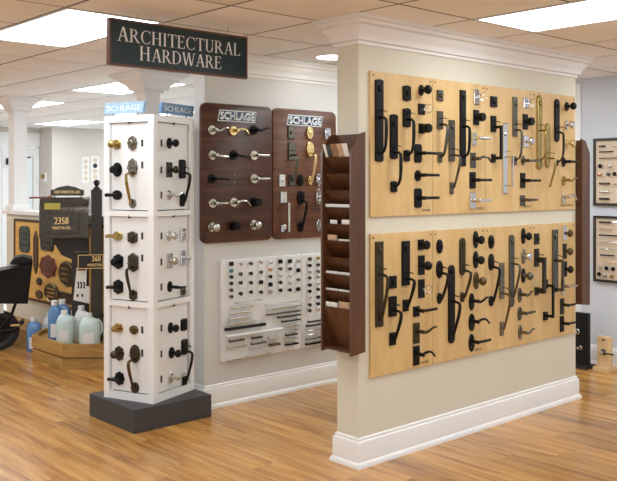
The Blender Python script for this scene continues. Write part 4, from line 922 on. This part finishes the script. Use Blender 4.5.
c0 = G().loft([[(-W/2+.018, 0, H/2), (W*.30, 0, H/2), (W*.26, 0, -H*.02), (W/2, 0, -H*.04), (W*.48, 0, -H/2-.006), (-W/2-.01, 0, -H/2+.03)], [(-W/2+.018, .004, H/2), (W*.30, .004, H/2), (W*.26, .004, -H*.02), (W/2, .004, -H*.04), (W*.48, .004, -H/2-.006), (-W/2-.01, .004, -H/2+.03)]]).build('card', 'paper', wc)
G().box(-W*.30, W*.20, -.001, 0, H*.42, H*.47).build('red_heading', 'plaque_red', wc)
for px_ in (-.27, -.09, .1): G().tube([(px_*W, -.001, H*.10), (px_*W+.006, -.001, 0), (px_*W, -.001, -H*.08)], [(.008, .001), (.005, .001), (.008, .001)], 6, ref=(1, 0, 0)).build('printed_handle', 'plaque_black', wc)
for px_ in (-.3, .0): G().box(px_*W-.008, px_*W+.008, -.001, 0, -H*.32, -H*.24).build('printed_knob', 'plaque_black', wc)
# black cart at the left edge
ct = tag(empty('garden_cart', (3.36, 7.60, 0), R(-25)), 'black wheeled garden cart with angled hopper at left edge', 'cart')
h0 = [(-.42, -.16, .46), (.02, -.14, .44), (.02, .14, .44), (-.42, .16, .46)]; h1 = [(-.52, -.20, .70), (.06, -.17, .80), (.06, .17, .80), (-.52, .20, .70)]
G().loft([h0, h1]).build('hopper', 'cart_black', ct)
G().prism([(-.14, .80), (.06, .80), (.05, .85), (-.02, .875), (-.10, .86)], .14, -.14, .01).build('hood', 'cart_black', ct)
g = G(); prof_t = [(.14, -.045), (.178, -.04), (.188, 0), (.178, .04), (.14, .045), (.11, .03), (.11, -.03)]; n = 24
g.loft([[(r*math.cos(2*PI*k/n), h, r*math.sin(2*PI*k/n)) for k in range(n)] for r, h in prof_t+[prof_t[0]]], False); g.v = [(x-.24, y, z+.188) for x, y, z in g.v]; wh = g.build('tire', 'rubber', ct)
G().lathe([(.112, -.02), (.112, .02)], cx=-.24, cz=.188, n=20).lathe([(.03, -.06), (.03, .06)], cx=-.24, cz=.188, n=12).build('wheel_hub', 'cart_black', wh)
G().lathe([(.012, -.065), (.012, .065)], cx=-.24, cz=.188, n=10).build('axle', 'gold', ct)
for s_ in (-1, 1): G().tube([(-.24, s_*.07, .19), (-.12, s_*.09, .34), (-.08, s_*.10, .46)], .013).build('strut', 'cart_black', ct)
G().tube([(-.24, -.07, .19), (-.10, -.07, .20), (-.03, -.06, .26)], .016).tube([(-.24, .07, .19), (-.10, .07, .20), (-.03, .06, .26)], .016).tube([(-.03, -.07, .26), (-.03, .07, .26)], .018).build('foot_bar', 'cart_black', ct)
G().box(-.13, -.05, -.095, -.085, .235, .25).build('brass_latch', 'gold', ct); G().box(-.22, -.19, -.115, -.105, .36, .44).build('white_tag', 'paper', ct)
for s_ in (-1, 1): G().tube([(-.5, s_*.18, .68), (-.85, s_*.22, .85)], .014).build('handle', 'cart_black', ct)
# far wall: notice sheets, switch
FF = Frame(0, FWY, 0)
for xa, xb, ya, yb, mat, lab in ((82, 89, 157, 183, 'paper', 'tall white notice sheet, left one on the far wall'), (91, 99, 156, 181, 'paper', 'tall white notice sheet, right one on the far wall')):
    a, z = FF.px((xa+xb)/2, (ya+yb)/2); w_ = FF.px(xb, yb)[0]-FF.px(xa, yb)[0]; h_ = FF.px(xa, ya)[1]-FF.px(xa, yb)[1]
    o = tag(empty('notice_sheet', (a, FWY, z)), lab, 'notice', 'notices on the far wall'); G().box(-w_/2, w_/2, -.006, 0, -h_/2, h_/2).build('sheet', mat, o)
    for k in range(4): zz = h_*(.33-.22*k); G().lathe([(w_*.28, -.0062), (w_*.28, -.0075)], cz=zz, n=12).build('printed_disc', 'linen' if k != 1 or xa < 85 else 'plaque_black', o)
a, z = FF.px(92.5, 161); 
FRT = Frame(6.14, 0, -PI/2); a, z = FRT.px(45, 177.5)
sc = tag(empty('wall_bell', FRT.pt(a, z), -PI/2), 'small brass fitting on the far wall by the glazed doors', 'wall fitting')
G().box(-.05, .05, -.02, 0, -.07, .07).build('plate', 'paper', sc); G().lathe([(.03, -.02), (.045, -.05), (.02, -.07)], cz=.02, n=12).build('bell', 'aged_brass', sc)
